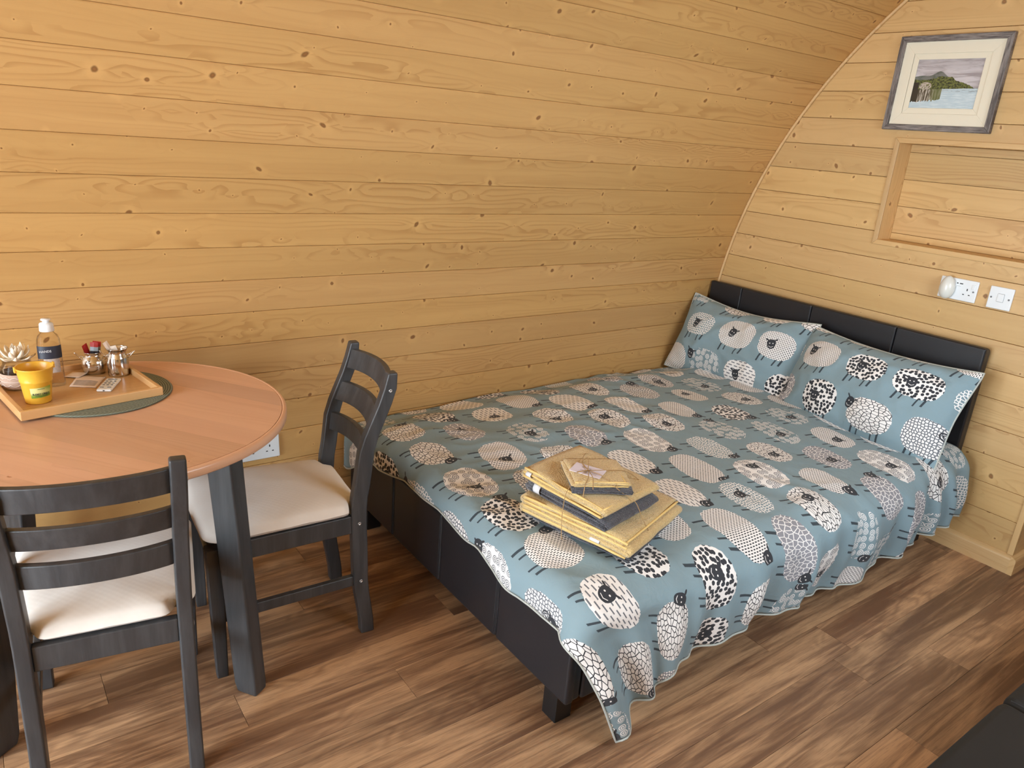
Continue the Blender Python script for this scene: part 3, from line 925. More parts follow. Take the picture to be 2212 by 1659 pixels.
# ------------------------------------------------------------------ towels
def towel(name, label, loc, rz, Lx, Dy, layers, tk, mat, seed, group='towels stacked on the bed', tagspec=None, hem=True, tilt=(0, 0)):
    o = thing(name, label, 'towel', loc, rz, group)
    o.rotation_euler = (tilt[0], tilt[1], rz)
    path = []
    nx = 16; pitch = tk * 1.06
    for k in range(layers):
        z = tk / 2 + k * pitch
        x0, x1 = (Lx / 2, -Lx / 2) if k % 2 == 0 else (-Lx / 2, Lx / 2)
        short = 0.012 * ((k * 7 + seed) % 3) / 2
        for i in range(nx + 1):
            f = i / nx; x = x0 + (x1 - x0) * f
            if x > Lx / 2 - 0.02: x -= short * (x - Lx / 2 + 0.02) / 0.02
            path.append((x, z))
        if k < layers - 1:
            sg = -1 if k % 2 == 0 else 1
            for i in range(1, 6):
                a = pi * i / 6
                path.append((x1 + sg * sin(a) * pitch * 0.62, z + pitch / 2 * (1 - cos(a))))
    n = len(path); ny = 18
    V, F = [], []
    for i, (x, z) in enumerate(path):
        a = path[max(i - 1, 0)]; b = path[min(i + 1, n - 1)]
        tx, tz = b[0] - a[0], b[1] - a[1]; l = sqrt(tx * tx + tz * tz) or 1
        nxv, nzv = -tz / l, tx / l
        for sgn in (1, -1):
            for j in range(ny + 1):
                y = -Dy / 2 + Dy * j / ny
                ey = 0.011 * fz(x * 3, z * 40, 2.0, seed + 1) * (1 if j in (0, ny) else 0.8)
                px, pz = x + nxv * tk * 0.48 * sgn, z + nzv * tk * 0.48 * sgn
                # soft sag towards the open ends, waviness along the folds
                lev = z / (layers * pitch)
                pz += 0.0060 * fz(x * 1.0, y, 11.0, seed + 5) * (0.3 + lev) - 0.004 * lev * (abs(2 * y / Dy) ** 3 + abs(2 * x / Lx) ** 4)
                px += 0.0060 * fz(y, z * 8, 9.0, seed + 9)
                V.append((px, y + ey, max(pz, 0.0005)))
    R_ = 2 * (ny + 1)
    for i in range(n - 1):
        for sgn in (0, 1):
            for j in range(ny):
                q = [i * R_ + sgn * (ny + 1) + j, (i + 1) * R_ + sgn * (ny + 1) + j, (i + 1) * R_ + sgn * (ny + 1) + j + 1, i * R_ + sgn * (ny + 1) + j + 1]
                F.append(tuple(q if sgn else q[::-1]))
        for j in (0, ny):
            q = [i * R_ + j, (i + 1) * R_ + j, (i + 1) * R_ + ny + 1 + j, i * R_ + ny + 1 + j]
            F.append(tuple(q if j == 0 else q[::-1]))
    for i in (0, n - 1):
        for j in range(ny):
            q = [i * R_ + j, i * R_ + j + 1, i * R_ + ny + 1 + j + 1, i * R_ + ny + 1 + j]
            F.append(tuple(q if i else q[::-1]))
    body = mesh('cloth', V, F, mat, o, smooth=True)
    H = layers * pitch
    if hem:
        hm = 'yellow_hem' if mat == 'yellow_terry' else 'grey_terry'
        for k in range(layers):
            zz = tk / 2 + k * pitch
            tube('hem', [(Lx * (f / 10 - 0.5) * 0.985, -Dy / 2 - 0.001 + 0.002 * fz(f, k, 1.3, seed), zz + 0.002 * fz(f * 0.4, k * 3, 1.0, seed + 2) - 0.003 * (k / layers) * abs(f / 5 - 1) ** 4) for f in range(11)], tk * 0.30, hm, o, n=6)
            tube('hem', [(Lx / 2 + 0.001 - 0.010 * ((k * 7 + seed) % 3) / 2, Dy * (f / 10 - 0.5) * 0.985, zz - 0.004 * (k / layers) * (1 + 0 * f)) for f in range(11)], tk * 0.28, hm, o, n=6)
    if tagspec:
        tx, tz, wd, ht = tagspec
        nn = 6; TV = []
        for i in range(nn):
            f = i / (nn - 1)
            for dx in (-wd / 2, wd / 2):
                TV.append((tx + dx, -Dy / 2 - 0.0035 - 0.008 * sin(pi * f), tz + ht * (0.5 - f)))
        TF = [(2 * i, 2 * i + 1, 2 * i + 3, 2 * i + 2) for i in range(nn - 1)]
        tg = mesh('care_tag', TV, TF, 'white_tape', o, smooth=True)
        tm = tg.modifiers.new('t', 'SOLIDIFY'); tm.thickness = 0.0008
    return o, H
BZ = max(ztop(-1.83 + dx, -0.725 + dy) for dx in (-0.1, 0, 0.1) for dy in (-0.12, 0, 0.12)) + 0.004
A0 = radians(-72)
tl = (radians(0), radians(3.2))
_, h0 = towel('bath_towel', 'thin charcoal towel at the very bottom of the folded stack', (-1.815, -0.722, BZ - 0.006), A0 + 0.03, 0.330, 0.318, 2, 0.0085, 'grey_terry', 1, tilt=tl)
z1 = BZ - 0.006 + h0
_, h1 = towel('bath_towel', 'large folded mustard bath towel under the charcoal hand towel', (-1.825, -0.722, z1), A0, 0.340, 0.330, 4, 0.0135, 'yellow_terry', 2, tagspec=(0.075, 0.020, 0.030, 0.012), tilt=tl)
z2 = z1 + h1
_, h2 = towel('hand_towel', 'folded charcoal hand towel with white care tag between two mustard towels', (-1.862, -0.706, z2), A0 - 0.10, 0.280, 0.245, 3, 0.0115, 'grey_terry', 3, tagspec=(-0.100, 0.021, 0.024, 0.030), tilt=tl)
z3 = z2 + h2
_, h3 = towel('hand_towel', 'folded mustard hand towel on top of the charcoal hand towel', (-1.868, -0.700, z3), A0 - 0.13, 0.285, 0.255, 3, 0.0125, 'yellow_terry', 4, tagspec=(-0.118, 0.020, 0.018, 0.016), tilt=tl)
z4 = z3 + h3 - 0.001
_, h4 = towel('face_cloth', 'small charcoal face cloth laid cornerwise under the top mustard one', (-1.882, -0.744, z4), A0 + radians(42), 0.165, 0.165, 2, 0.006, 'grey_terry', 5, tilt=(0.02, 0.02))
z5 = z4 + h4
_, h5 = towel('face_cloth', 'small mustard face cloth on top of the towel stack under the card', (-1.886, -0.735, z5), A0 + radians(45), 0.155, 0.150, 3, 0.0065, 'yellow_terry', 6, tilt=(0.02, 0.02))
z6 = z5 + h5
cd = thing('gift_card', 'small white printed card tied on top of the towels', 'card', (-1.920, -0.742, z6 + 0.003), radians(-62))
cd.rotation_euler = (0.03, 0.02, radians(-62))
box('card_sheet', -0.045, 0.045, -0.0285, 0.0285, 0, 0.0012, 'card', cd)
def scribble(y, x0, x1, amp, r):
    n_ = int((x1 - x0) / 0.0011)
    tube('print_line', [(x0 + (x1 - x0) * i / n_, y + amp * sin(i * 1.9) * (0.4 + 0.6 * abs(sin(i * 0.37))), 0.0013) for i in range(n_ + 1)], r, 'ink', cd, n=4)
scribble(0.010, -0.022, 0.006, 0.0032, 0.00035)
scribble(-0.008, -0.020, 0.030, 0.0009, 0.00040)
scribble(-0.0165, -0.016, 0.030, 0.0009, 0.00040)
tw_ = thing('twine', 'thin jute twine tied in a bow around the towel stack', 'twine', (-1.92, -0.745, z6 + 0.005))
def twn(pts, r=0.0011):
    o_ = Vector(tw_.location)
    P = [Vector(p) - o_ for p in pts]
    # smooth by catmull-rom
    Q = []
    for i in range(len(P) - 1):
        p0, p1, p2, p3 = P[max(i - 1, 0)], P[i], P[i + 1], P[min(i + 2, len(P) - 1)]
        for k in range(6):
            t = k / 6
            Q.append(0.5 * ((2 * p1) + (p2 - p0) * t + (2 * p0 - 5 * p1 + 4 * p2 - p3) * t * t + (3 * p1 - p0 - 3 * p2 + p3) * t ** 3))
    Q.append(P[-1])
    tube('strand', Q, r, 'twine', tw_, n=5)
K = (-1.925, -0.748, z6 + 0.008)
twn([K, (-1.965, -0.752, z6 - 0.004), (-2.000, -0.757, z4 + 0.004), (-2.012, -0.760, z3 + 0.02), (-2.020, -0.766, z2 + 0.012), (-2.022, -0.772, z1 + 0.02), (-2.020, -0.776, BZ + 0.008)])
twn([K, (-1.905, -0.795, z6 + 0.003), (-1.880, -0.835, z4 + 0.006), (-1.850, -0.868, z3 + 0.02), (-1.826, -0.882, z2 + 0.004), (-1.812, -0.897, z1 + 0.03)])
twn([K, (-1.905, -0.70, z6 + 0.004), (-1.86, -0.655, z6 - 0.002), (-1.80, -0.60, z4 + 0.006), (-1.775, -0.57, z3 + 0.03)])
twn([K, (-1.875, -0.765, z6 + 0.004), (-1.81, -0.78, z6 - 0.006), (-1.755, -0.79, z4 - 0.01)])
twn([K, (-1.895, -0.712, z6 + 0.020), (-1.885, -0.690, z6 + 0.012), (-1.905, -0.702, z6 + 0.006), K], 0.0013)
twn([K, (-1.945, -0.758, z6 + 0.016), (-1.965, -0.748, z6 + 0.010), (-1.948, -0.740, z6 + 0.006), K], 0.0013)
twn([K, (-1.955, -0.783, z6 + 0.008), (-1.985, -0.805, z6 + 0.001), (-2.0, -0.818, z5 - 0.004)], 0.0013)
twn([K, (-1.945, -0.790, z6 + 0.007), (-1.975, -0.826, z6 - 0.004)], 0.0013)
# ------------------------------------------------------------------ chairs
def make_chair(label, loc, rz):
    """forward is local +y"""
    c = thing('dining_chair', label, 'chair', loc, rz, 'dining chairs at the round table')
    M_ = 'black_stained_wood'
    RW, FW = 0.158, 0.182           # half spacing of rear posts and front legs
    def ypost(z):
        return lerp_tab([(0.0, -0.238), (0.22, -0.213), (0.44, -0.206), (0.58, -0.222), (0.86, -0.300)], z)
    for sx in (-1, 1):
        secs = []
        for i in range(19):
            z = 0.858 * i / 18
            y = ypost(z); hw = 0.0165; hd = 0.0235 - 0.004 * ss(z, 0.5, 0.86) - 0.002 * ss(-z, -0.3, 0)
            if i == 0: y_ = y
            k = 1.0
            if z > 0.84: k = 0.72
            x = sx * (RW + 0.004 * ss(z, 0.45, 0.86))
            secs.append([(x - hw, y - hd * k, z), (x + hw, y - hd * k, z), (x + hw, y + hd * k, z), (x - hw, y + hd * k, z)])
        post = sweep_rect('rear_leg', secs, M_, c, bevel=0.005, seg=2)
        for z in (0.806, 0.395, 0.195):
            V, F = lathe_vf([(0.0, 0.0), (0.0055, 0.0), (0.0055, 0.0012), (0.003, 0.0016), (0.0028, 0.0004), (0.0, 0.0004)], 12, False, False)
            R_ = Matrix.Rotation(sx * pi / 2, 4, 'Y')
            x = sx * (RW + 0.0165 + 0.004 * ss(z, 0.45, 0.86))
            mesh('screw', [R_ @ Vector(v) + Vector((x, ypost(z), z)) for v in V], F, 'steel_screw', post, smooth=True)
        fl_ = []
        for z, h in ((0.0, 0.0155), (0.20, 0.0185), (0.418, 0.021)):
            y = 0.205 - 0.006 * (1 - z / 0.418)
            fl_.append([(sx * FW - h, y - h, z), (sx * FW + h, y - h, z), (sx * FW + h, y + h, z), (sx * FW - h, y + h, z)])
        sweep_rect('front_leg', fl_, M_, c, bevel=0.004, seg=2)
        # side apron and stretcher
        def rail(name, z0, z1, th):
            y0, y1 = ypost((z0 + z1) / 2) + 0.02, 0.186
            V = []
            for y, xx in ((y0, RW), (y1, FW)):
                for dx in (-th, th):
                    for z in (z0, z1): V.append((sx * xx + dx, y, z))
            mesh(name, V, BOXF, M_, c, bevel=0.003)
        rail('side_apron', 0.362, 0.420, 0.010)
        rail('stretcher', 0.178, 0.212, 0.009)
    box('front_apron', -FW + 0.02, FW - 0.02, 0.196, 0.216, 0.362, 0.420, M_, c, bevel=0.003)
    box('rear_apron', -RW + 0.016, RW - 0.016, -0.222, -0.200, 0.362, 0.424, M_, c, bevel=0.003)
    # bowed ladder slats
    for zc, hh in ((0.806, 0.031), (0.703, 0.030), (0.602, 0.030)):
        V, F = [], []
        n = 16
        for i in range(n + 1):
            f = -1 + 2 * i / n
            x = f * (RW - 0.012 + 0.004)
            for z in (zc - hh, zc + hh):
                yy = ypost(z) + 0.004 - 0.034 * (1 - f * f) ** 0.9
                zz = z + (0.004 * (1 - f * f) if z > zc else 0.006 * (1 - f * f))
                V += [(x, yy - 0.009, zz), (x, yy + 0.009, zz)]
        for i in range(n):
            a = i * 4; b = a + 4
            F += [(a, b, b + 2, a + 2), (a + 1, a + 3, b + 3, b + 1), (a, a + 1, b + 1, b), (a + 2, b + 2, b + 3, a + 3)]
        F += [(0, 2, 3, 1), (n * 4, n * 4 + 1, n * 4 + 3, n * 4 + 2)]
        mesh('back_slat', V, F, M_, c, bevel=0.003)
    # upholstered seat
    n, m = 28, 28; V, F = [], []
    def outline(u, v):
        yy = -0.222 + (0.236 + 0.222) * (v + 1) / 2
        w = 0.182 + (0.206 - 0.182) * (v + 1) / 2
        # round the corners
        k = max(abs(u), abs(v)); r = 1.0
        if abs(u) > 0.8 and abs(v) > 0.8:
            a_, b_ = (abs(u) - 0.8) / 0.2, (abs(v) - 0.8) / 0.2
            l = max(a_, b_) / (sqrt(a_ * a_ + b_ * b_) or 1)
            u2 = (0.8 + a_ * l * 0.2) * (1 if u > 0 else -1); v2 = (0.8 + b_ * l * 0.2) * (1 if v > 0 else -1)
            u, v = u2, v2
            yy = -0.222 + 0.458 * (v + 1) / 2
        yy -= 0.012 * u * u * ss(v, 0.4, 1.0)
        w = 0.1395 + (w - 0.1395) * ss(yy, -0.188, -0.168)
        return u * w, yy
    for side in (1, -1):
        for i in range(n + 1):
            for j in range(m + 1):
                u = -1 + 2 * i / n; v = -1 + 2 * j / m
                u = sin(u * pi / 2) * 0.35 + u * 0.65; v = sin(v * pi / 2) * 0.35 + v * 0.65
                x, y = outline(u, v)
                e = (max(0, 1 - abs(u) ** 7) * max(0, 1 - abs(v) ** 7)) ** 0.45
                if side > 0: z = 0.440 + 0.032 * e + 0.010 * (1 - u * u) * (1 - v * v) + 0.0015 * fz(x, y, 18.0, 3.0)
                else: z = 0.440 - 0.0185 * e
                V.append((x, y, z))
    off = (n + 1) * (m + 1)
    for i in range(n):
        for j in range(m):
            q = (i * (m + 1) + j, (i + 1) * (m + 1) + j, (i + 1) * (m + 1) + j + 1, i * (m + 1) + j + 1)
            F.append(q); F.append(tuple(off + k for k in reversed(q)))
    # side band between the two faces
    mesh('seat_cushion', V, F, 'cream_fabric', c, smooth=True)
    return c
make_chair('dark ladder-back chair with cream seat beside the foot of the bed', (-2.590, -0.111, 0), radians(84.5))
make_chair('dark ladder-back chair with white seat, back turned to the open floor', (-3.066, -0.308, 0), radians(-9.0))

# ------------------------------------------------------------------ round table
TX, TY, TZ, TR = -2.992, -0.031, 0.750, 0.449
tb = thing('round_table', 'round table with honey coloured wooden top and dark grey legs', 'table', (TX, TY, 0))
DIR = radians(-53)
cu_, su_ = cos(DIR), sin(DIR)
def clip_strip(w0, w1, r):
    """part of the disc between w0 and w1, measured across the staves"""
    pts = []
    def at(w): return sqrt(max(0.0, r * r - w * w))
    n = 14
    for i in range(n + 1):
        w = w0 + (w1 - w0) * i / n; pts.append((at(w), w))
    for i in range(n, -1, -1):
        w = w0 + (w1 - w0) * i / n; pts.append((-at(w), w))
    out = []
    for p in pts:
        if not out or (abs(p[0] - out[-1][0]) + abs(p[1] - out[-1][1])) > 1e-5: out.append(p)
    if abs(out[0][0] - out[-1][0]) + abs(out[0][1] - out[-1][1]) < 1e-5: out.pop()
    return out
top = tag(bpy.data.objects.new('table_top', None)); link(top, tb)
RI = TR - 0.0135
ws = [-RI, -0.375, -0.29, -0.195, -0.105, -0.02, 0.07, 0.155, 0.245, 0.335, RI]
for a, b in zip(ws[:-1], ws[1:]):
    pl = clip_strip(a, b, RI)
    P = [(x * cu_ - y * su_, x * su_ + y * cu_) for x, y in pl]
    n = len(P)
    V = [(p[0], p[1], TZ - 0.022) for p in P] + [(p[0], p[1], TZ) for p in P]
    F = [tuple(range(n))[::-1], tuple(range(n, 2 * n))] + [(i, (i + 1) % n, n + (i + 1) % n, n + i) for i in range(n)]
    mesh('stave', V, F, 'table_wood', top, uvs=[(q[0], q[1]) for q in pl] * 2)
prof = [(RI + 0.0006, TZ - 0.022), (TR - 0.004, TZ - 0.026), (TR, TZ - 0.022), (TR, TZ - 0.006), (TR - 0.004, TZ - 0.0005), (TR - 0.008, TZ + 0.0008), (RI + 0.002, TZ), (RI + 0.0006, TZ - 0.002)]
n = 96; V, F, uvs = [], [], []
for i, (r, z) in enumerate(prof):
    for k in range(n):
        a = 2 * pi * k / n; V.append((r * cos(a), r * sin(a), z)); uvs.append((a * TR if k < n / 2 else (2 * pi - a) * TR, i * 0.008))
m = len(prof)
F = [(i * n + k, i * n + (k + 1) % n, ((i + 1) % m) * n + (k + 1) % n, ((i + 1) % m) * n + k) for i in range(m) for k in range(n)]
rim = mesh('rim', V, F, 'table_wood', top, uvs=uvs, smooth=True)
LEGA = [radians(a) for a in (-55, -145, 125, 35)]
for a in LEGA:
    ca, sa = cos(a), sin(a)
    secs = []
    for z, r1, wd, th in ((0.0, 0.448, 0.062, 0.0235), (0.03, 0.447, 0.070, 0.0245), (0.35, 0.424, 0.072, 0.0245), (0.718, 0.400, 0.078, 0.0245)):
        ring = []
        for r, t in ((r1 - wd, -th), (r1, -th), (r1, th), (r1 - wd, th)):
            ring.append((r * ca - t * sa, r * sa + t * ca, z))
        secs.append(ring)
    sweep_rect('leg', secs, 'black_stained_wood', tb, bevel=0.006, seg=2)
for k in range(4):
    a, b = LEGA[k], LEGA[(k + 1) % 4]
    p = Vector((0.362 * cos(a), 0.362 * sin(a), 0)); q = Vector((0.362 * cos(b), 0.362 * sin(b), 0))
    d = (q - p).normalized(); nrm = Vector((-d.y, d.x, 0))
    p = p + d * 0.034; q = q - d * 0.034
    V = []
    for e in (p, q):
        for o_ in (-0.011, 0.011):
            for z in (0.664, 0.7265): V.append(e + nrm * o_ + Vector((0, 0, z)))
    mesh('apron_rail', V, BOXF, 'black_stained_wood', tb, bevel=0.003)

# ------------------------------------------------------------------ things on the table
pm = lathe('placemat', [(0.0, 0.0), (0.188, 0.0), (0.191, 0.002), (0.188, 0.0045), (0.0, 0.0045)], 'green_weave', n=72, cap0=False, cap1=False, smooth=False)
pm.location = (-2.995, 0.130, TZ + 0.0008); tag(pm, 'round sage green woven placemat under the wooden tray', 'placemat')
TRA = radians(10.0)
ZT = TZ + 0.0055
tr = thing('wooden_tray', 'shallow light wood tray with low rim on the placemat', 'tray', (-3.0447, 0.1605, ZT), TRA)
hw, hd = 0.173, 0.165
box('tray_base', -hw + 0.002, hw - 0.002, -hd + 0.002, hd - 0.002, 0.0, 0.007, 'tray_wood', tr, uvax=(0, 1))
box('tray_side', -hw, hw, -hd, -hd + 0.012, 0.0, 0.024, 'tray_wood', tr, bevel=0.002, uvax=(0, 1))
box('tray_side', -hw, hw, hd - 0.012, hd, 0.0, 0.024, 'tray_wood', tr, bevel=0.002, uvax=(0, 1))
box('tray_side', -hw, -hw + 0.012, -hd + 0.012, hd - 0.012, 0.0, 0.024, 'tray_wood', tr, bevel=0.002, uvax=(1, 0))
box('tray_side', hw - 0.012, hw, -hd + 0.012, hd - 0.012, 0.0, 0.024, 'tray_wood', tr, bevel=0.002, uvax=(1, 0))
ZB = ZT + 0.0073

def face_cam(x, y): return atan2(-2.1 - y, -3.2438 - x)
# yellow bucket candle
bx_, by_ = -3.138, 0.086
bk = thing('bucket_candle', 'yellow metal bucket candle with green label on the tray', 'candle', (bx_, by_, ZB), 0)
lathe('bucket', [(0.0, 0.001), (0.0285, 0.0), (0.0300, 0.002), (0.0300, 0.004), (0.0365, 0.058), (0.0380, 0.0595), (0.0372, 0.062), (0.0425, 0.093), (0.0445, 0.0945), (0.0442, 0.0965), (0.0420, 0.0965), (0.0412, 0.094), (0.0360, 0.064), (0.0, 0.064)], 'yellow_paint', bk, n=48, cap0=False, cap1=False)
lathe('wax', [(0.0, 0.066), (0.0355, 0.066), (0.0358, 0.0645)], 'candle_wax', bk, n=40, cap0=False, cap1=False)
ang = face_cam(bx_, by_) + radians(14)
lr = lambda z: 0.0300 + 0.0065 * (z - 0.004) / 0.054 + 0.0006
V, F, uvs = [], [], []
for i in range(13):
    a = ang - 0.72 + 1.44 * i / 12
    for z in (0.018, 0.046):
        zz = z + 0.003 * (i / 12)
        V.append((lr(zz) * cos(a), lr(zz) * sin(a), zz)); uvs.append((i / 12, (z - 0.018) / 0.028))
F = [(2 * i, 2 * i + 2, 2 * i + 3, 2 * i + 1) for i in range(12)]
lab = mesh('label', V, F, 'candle_label', bk, uvs=uvs, smooth=True)
def wrap_text(name, body, size, mat, parent, R, a0, z, width):
    """lettering set round a cylinder, letter by letter"""
    n_ = len(body); out = []
    for i, chx in enumerate(body):
        if chx == ' ': continue
        a = a0 + width / R * ((i + 0.5) / n_ - 0.5)
        nrm = Vector((cos(a), sin(a), 0)); tx = Vector((-sin(a), cos(a), 0))
        Mx = Matrix(((tx.x, 0, nrm.x, R * cos(a)), (tx.y, 0, nrm.y, R * sin(a)), (0, 1, 0, z), (0, 0, 0, 1)))
        out.append(text(name, chx, size, mat, parent, Mx))
    return out
wrap_text('letter', 'BUCKET CANDLE', 0.0075, 'ink', lab, 0.0340, ang, 0.0290, 0.040)
for k, (w, z) in enumerate(((0.016, 0.0425), (0.030, 0.0232))):
    V, F = [], []
    for i in range(9):
        a = ang + (w / 0.034) * (i / 8 - 0.5)
        for dz in (0.0, 0.0012): V.append(((lr(z) + 0.0003) * cos(a), (lr(z) + 0.0003) * sin(a), z + dz))
    mesh('print_line', V, [(2 * i, 2 * i + 2, 2 * i + 3, 2 * i + 1) for i in range(8)], 'ink', lab)
for s in (-1, 1):
    a = ang + s * pi / 2
    lug = box('lug', -0.0015, 0.003, -0.005, 0.005, 0.086, 0.101, 'yellow_paint', bk, bevel=0.001)
    lug.location = (0.0435 * cos(a), 0.0435 * sin(a), 0); lug.rotation_euler = (0, 0, a)

# hand gel bottle
gx, gy = -3.092, 0.205
gb = thing('gel_bottle', 'clear hand gel bottle with white flip cap and navy label', 'bottle', (gx, gy, ZB), 0)
def oval(prof, sx, sy, name, mat, parent, n=36, **kw):
    V, F = lathe_vf(prof, n, True, True)
    return mesh(name, [(v[0] * sx, v[1] * sy, v[2]) for v in V], F, mat, parent, smooth=True, **kw)
ga = face_cam(gx, gy) + pi / 2
gb.rotation_euler = (0, 0, ga); gb.scale = (1, 1, 1.05)
oval([(0.026, 0.0), (0.030, 0.003), (0.0295, 0.030), (0.0285, 0.110), (0.0280, 0.125), (0.024, 0.137), (0.015, 0.146), (0.0125, 0.152), (0.0125, 0.158)], 1.0, 0.72, 'bottle_body', 'clear_gel', gb)
oval([(0.0175, 0.149), (0.0180, 0.151), (0.0168, 0.168), (0.0150, 0.1705), (0.0085, 0.1715), (0.0080, 0.176), (0.0118, 0.1775), (0.0122, 0.1795), (0.011, 0.1815)], 1.0, 0.95, 'flip_cap', 'white_plastic', gb)
def oval_patch(name, a0, a1, z0, z1, r, mat, parent, sy=0.72, n=14):
    V, F = [], []
    for i in range(n + 1):
        a = a0 + (a1 - a0) * i / n
        for z in (z0, z1): V.append((r * cos(a), r * sy * sin(a), z))
    return mesh(name, V, [(2 * i, 2 * i + 2, 2 * i + 3, 2 * i + 1) for i in range(n)], mat, parent, smooth=True)
# the side that faces the room is at local -y or +y; local +y points to angle ga+90
gl_ = oval_patch('label', radians(20), radians(160), 0.078, 0.112, 0.0303, 'navy_label', gb)
g2 = oval_patch('label', radians(58), radians(135), 0.040, 0.078, 0.0303, 'paper_print', gb)
gl_.rotation_euler = g2.rotation_euler = (0, 0, pi)
tX = text('lettering', 'HANDS', 0.0085, 'white_plastic', gl_, Matrix.Translation((0.010, 0.0226, 0.099)) @ Matrix.Rotation(pi, 4, 'Z') @ Matrix.Rotation(pi / 2, 4, 'X'))

# jar with lace and a dried flower
jx, jy = -3.170, 0.222
jr = thing('glass_jar', 'glass jar wrapped in burlap and lace behind the yellow bucket', 'jar', (jx, jy, ZB), 0)
lathe('jar_glass', [(0.036, 0.0), (0.0400, 0.004), (0.0410, 0.050), (0.038, 0.062), (0.033, 0.068), (0.0335, 0.078), (0.0345, 0.0785), (0.0345, 0.082), (0.0310, 0.082), (0.0305, 0.068), (0.0365, 0.058), (0.038, 0.006), (0.0, 0.005)], 'clear_glass', jr, n=40, cap0=True, cap1=False)
lathe('burlap_band', [(0.0412, 0.006), (0.0420, 0.007), (0.0424, 0.044), (0.0416, 0.046)], 'burlap', jr, n=40, cap0=False, cap1=False)
for zc, am in ((0.034, 0.0045), (0.018, -0.0045)):
    tube('lace_trim', [(0.0428 * cos(2 * pi * k / 96), 0.0428 * sin(2 * pi * k / 96), zc + am * abs(sin(k * pi / 8))) for k in range(96)], 0.0011, 'lace', jr, n=5, closed=True)
tube('lace_trim', [(0.0428 * cos(2 * pi * k / 64), 0.0428 * sin(2 * pi * k / 64), 0.026) for k in range(64)], 0.0009, 'lace', jr, n=5, closed=True)
fw = thing('dried_flower', 'cream artificial lotus flower head resting in the jar mouth', 'flower', (jx, jy, ZB + 0.0785), 0)
def petal(parent, az, el, ln, wd, base):
    V, F = [], []; n = 7
    for i in range(n):
        f = i / (n - 1)
        w = wd * sin(pi * min(1, f * 0.82 + 0.14)) ** 0.8 * (1 if f < 0.98 else 0.15)
        e = el - 0.5 * (1 - f) + 0.15
        r = base + ln * f * cos(el + 0.35 * f * f); z = ln * f * sin(el + 0.35 * f * f)
        for s in (-1, 0, 1):
            lx, ly = r, s * w
            zz = z + (0.004 if s else 0.0)
            V.append((lx * cos(az) - ly * sin(az), lx * sin(az) + ly * cos(az), zz))
    for i in range(n - 1):
        for s in range(2):
            a = i * 3 + s; F.append((a, a + 3, a + 4, a + 1))
    o = mesh('petal', V, F, 'petal', parent, smooth=True)
    t_ = o.modifiers.new('t', 'SOLIDIFY'); t_.thickness = 0.0007
for ring_, (cnt, el, ln, wd) in enumerate(((8, -0.05, 0.046, 0.0075), (8, 0.35, 0.046, 0.008), (7, 0.8, 0.042, 0.0075), (5, 1.15, 0.036, 0.006))):
    for k in range(cnt):
        petal(fw, 2 * pi * k / cnt + ring_ * 0.4 + random.uniform(-0.1, 0.1), el + random.uniform(-0.08, 0.08), ln * random.uniform(0.92, 1.06), wd, 0.004)
lathe('flower_base', [(0.0, 0.0), (0.012, 0.0), (0.014, 0.004), (0.0, 0.008)], 'petal', fw, n=16, cap0=False, cap1=False)

# steel milk churns
def churn(label, x, y, prof, ha):
    c = thing('milk_churn', label, 'churn', (x, y, ZB), 0, 'small steel churns on the tray')
    lathe('churn_body', prof, 'steel', c, n=44, cap0=True, cap1=False)
    rm = max(p[0] for p in prof); hz = 0.70 * prof[-4][1]
    for s in (-1, 1):
        a = ha + (pi if s < 0 else 0)
        r0 = rm * 0.86
        loop = [(r0, hz - 0.008), (r0 + 0.010, hz + 0.002), (r0 + 0.019, hz + 0.012), (r0 + 0.021, hz + 0.015), (r0 + 0.018, hz + 0.015), (r0 + 0.008, hz + 0.006), (r0 - 0.004, hz + 0.002)]
        tube('handle', [(r * cos(a), r * sin(a), z) for r, z in loop], 0.0011, 'steel', c, n=6)
    return c
R1 = 0.0325
churn('squat steel churn holding red and blue sachets', -2.980, 0.281, [(0.024, 0.0), (0.0275, 0.0015), (0.0315, 0.012), (R1, 0.026), (0.0312, 0.038), (0.0262, 0.048), (0.0215, 0.052), (0.0205, 0.055), (0.0225, 0.062), (0.0242, 0.064), (0.0232, 0.064), (0.0195, 0.055), (0.02, 0.05), (0.0, 0.046)], radians(-20))
churn('taller steel churn beside the squat one, holding a paper stick', -2.9225, 0.238, [(0.0265, 0.0), (0.0285, 0.002), (0.0285, 0.006), (0.0280, 0.052), (0.0268, 0.056), (0.0235, 0.064), (0.0225, 0.067), (0.0255, 0.078), (0.0300, 0.0815), (0.0292, 0.082), (0.0215, 0.067), (0.022, 0.063), (0.0, 0.058)], radians(-20))
def sachet(label, loc, rot, w, h, mats, grp='sachets in the steel churns'):
    s = thing('sachet', label, 'sachet', loc, 0, grp); s.rotation_euler = rot
    z = 0.0
    for k, (mt_, hh) in enumerate(mats):
        nn = 5; V = []
        for i in range(nn):
            f = i / (nn - 1)
            th = 0.0018 * sin(pi * min(max((z + hh * f) / h, 0.02), 0.98)) + 0.0003
            for xx, yy in ((-w / 2, 0), (0, -th), (w / 2, 0), (0, th)): V.append((xx, yy, z + hh * f))
        F = []
        for i in range(nn - 1):
            for q in range(4): F.append((i * 4 + q, i * 4 + (q + 1) % 4, (i + 1) * 4 + (q + 1) % 4, (i + 1) * 4 + q))
        F += [(3, 2, 1, 0), tuple((nn - 1) * 4 + q for q in range(4))]
        mesh('band', V, F, mt_, s, smooth=False); z += hh
    return s
zc1 = ZB + 0.050
sachet('dark red sachet leaning out of the squat churn', (-2.991, 0.291, zc1), (0.1, -0.35, 0.6), 0.018, 0.040, (('red_packet', 0.040),))
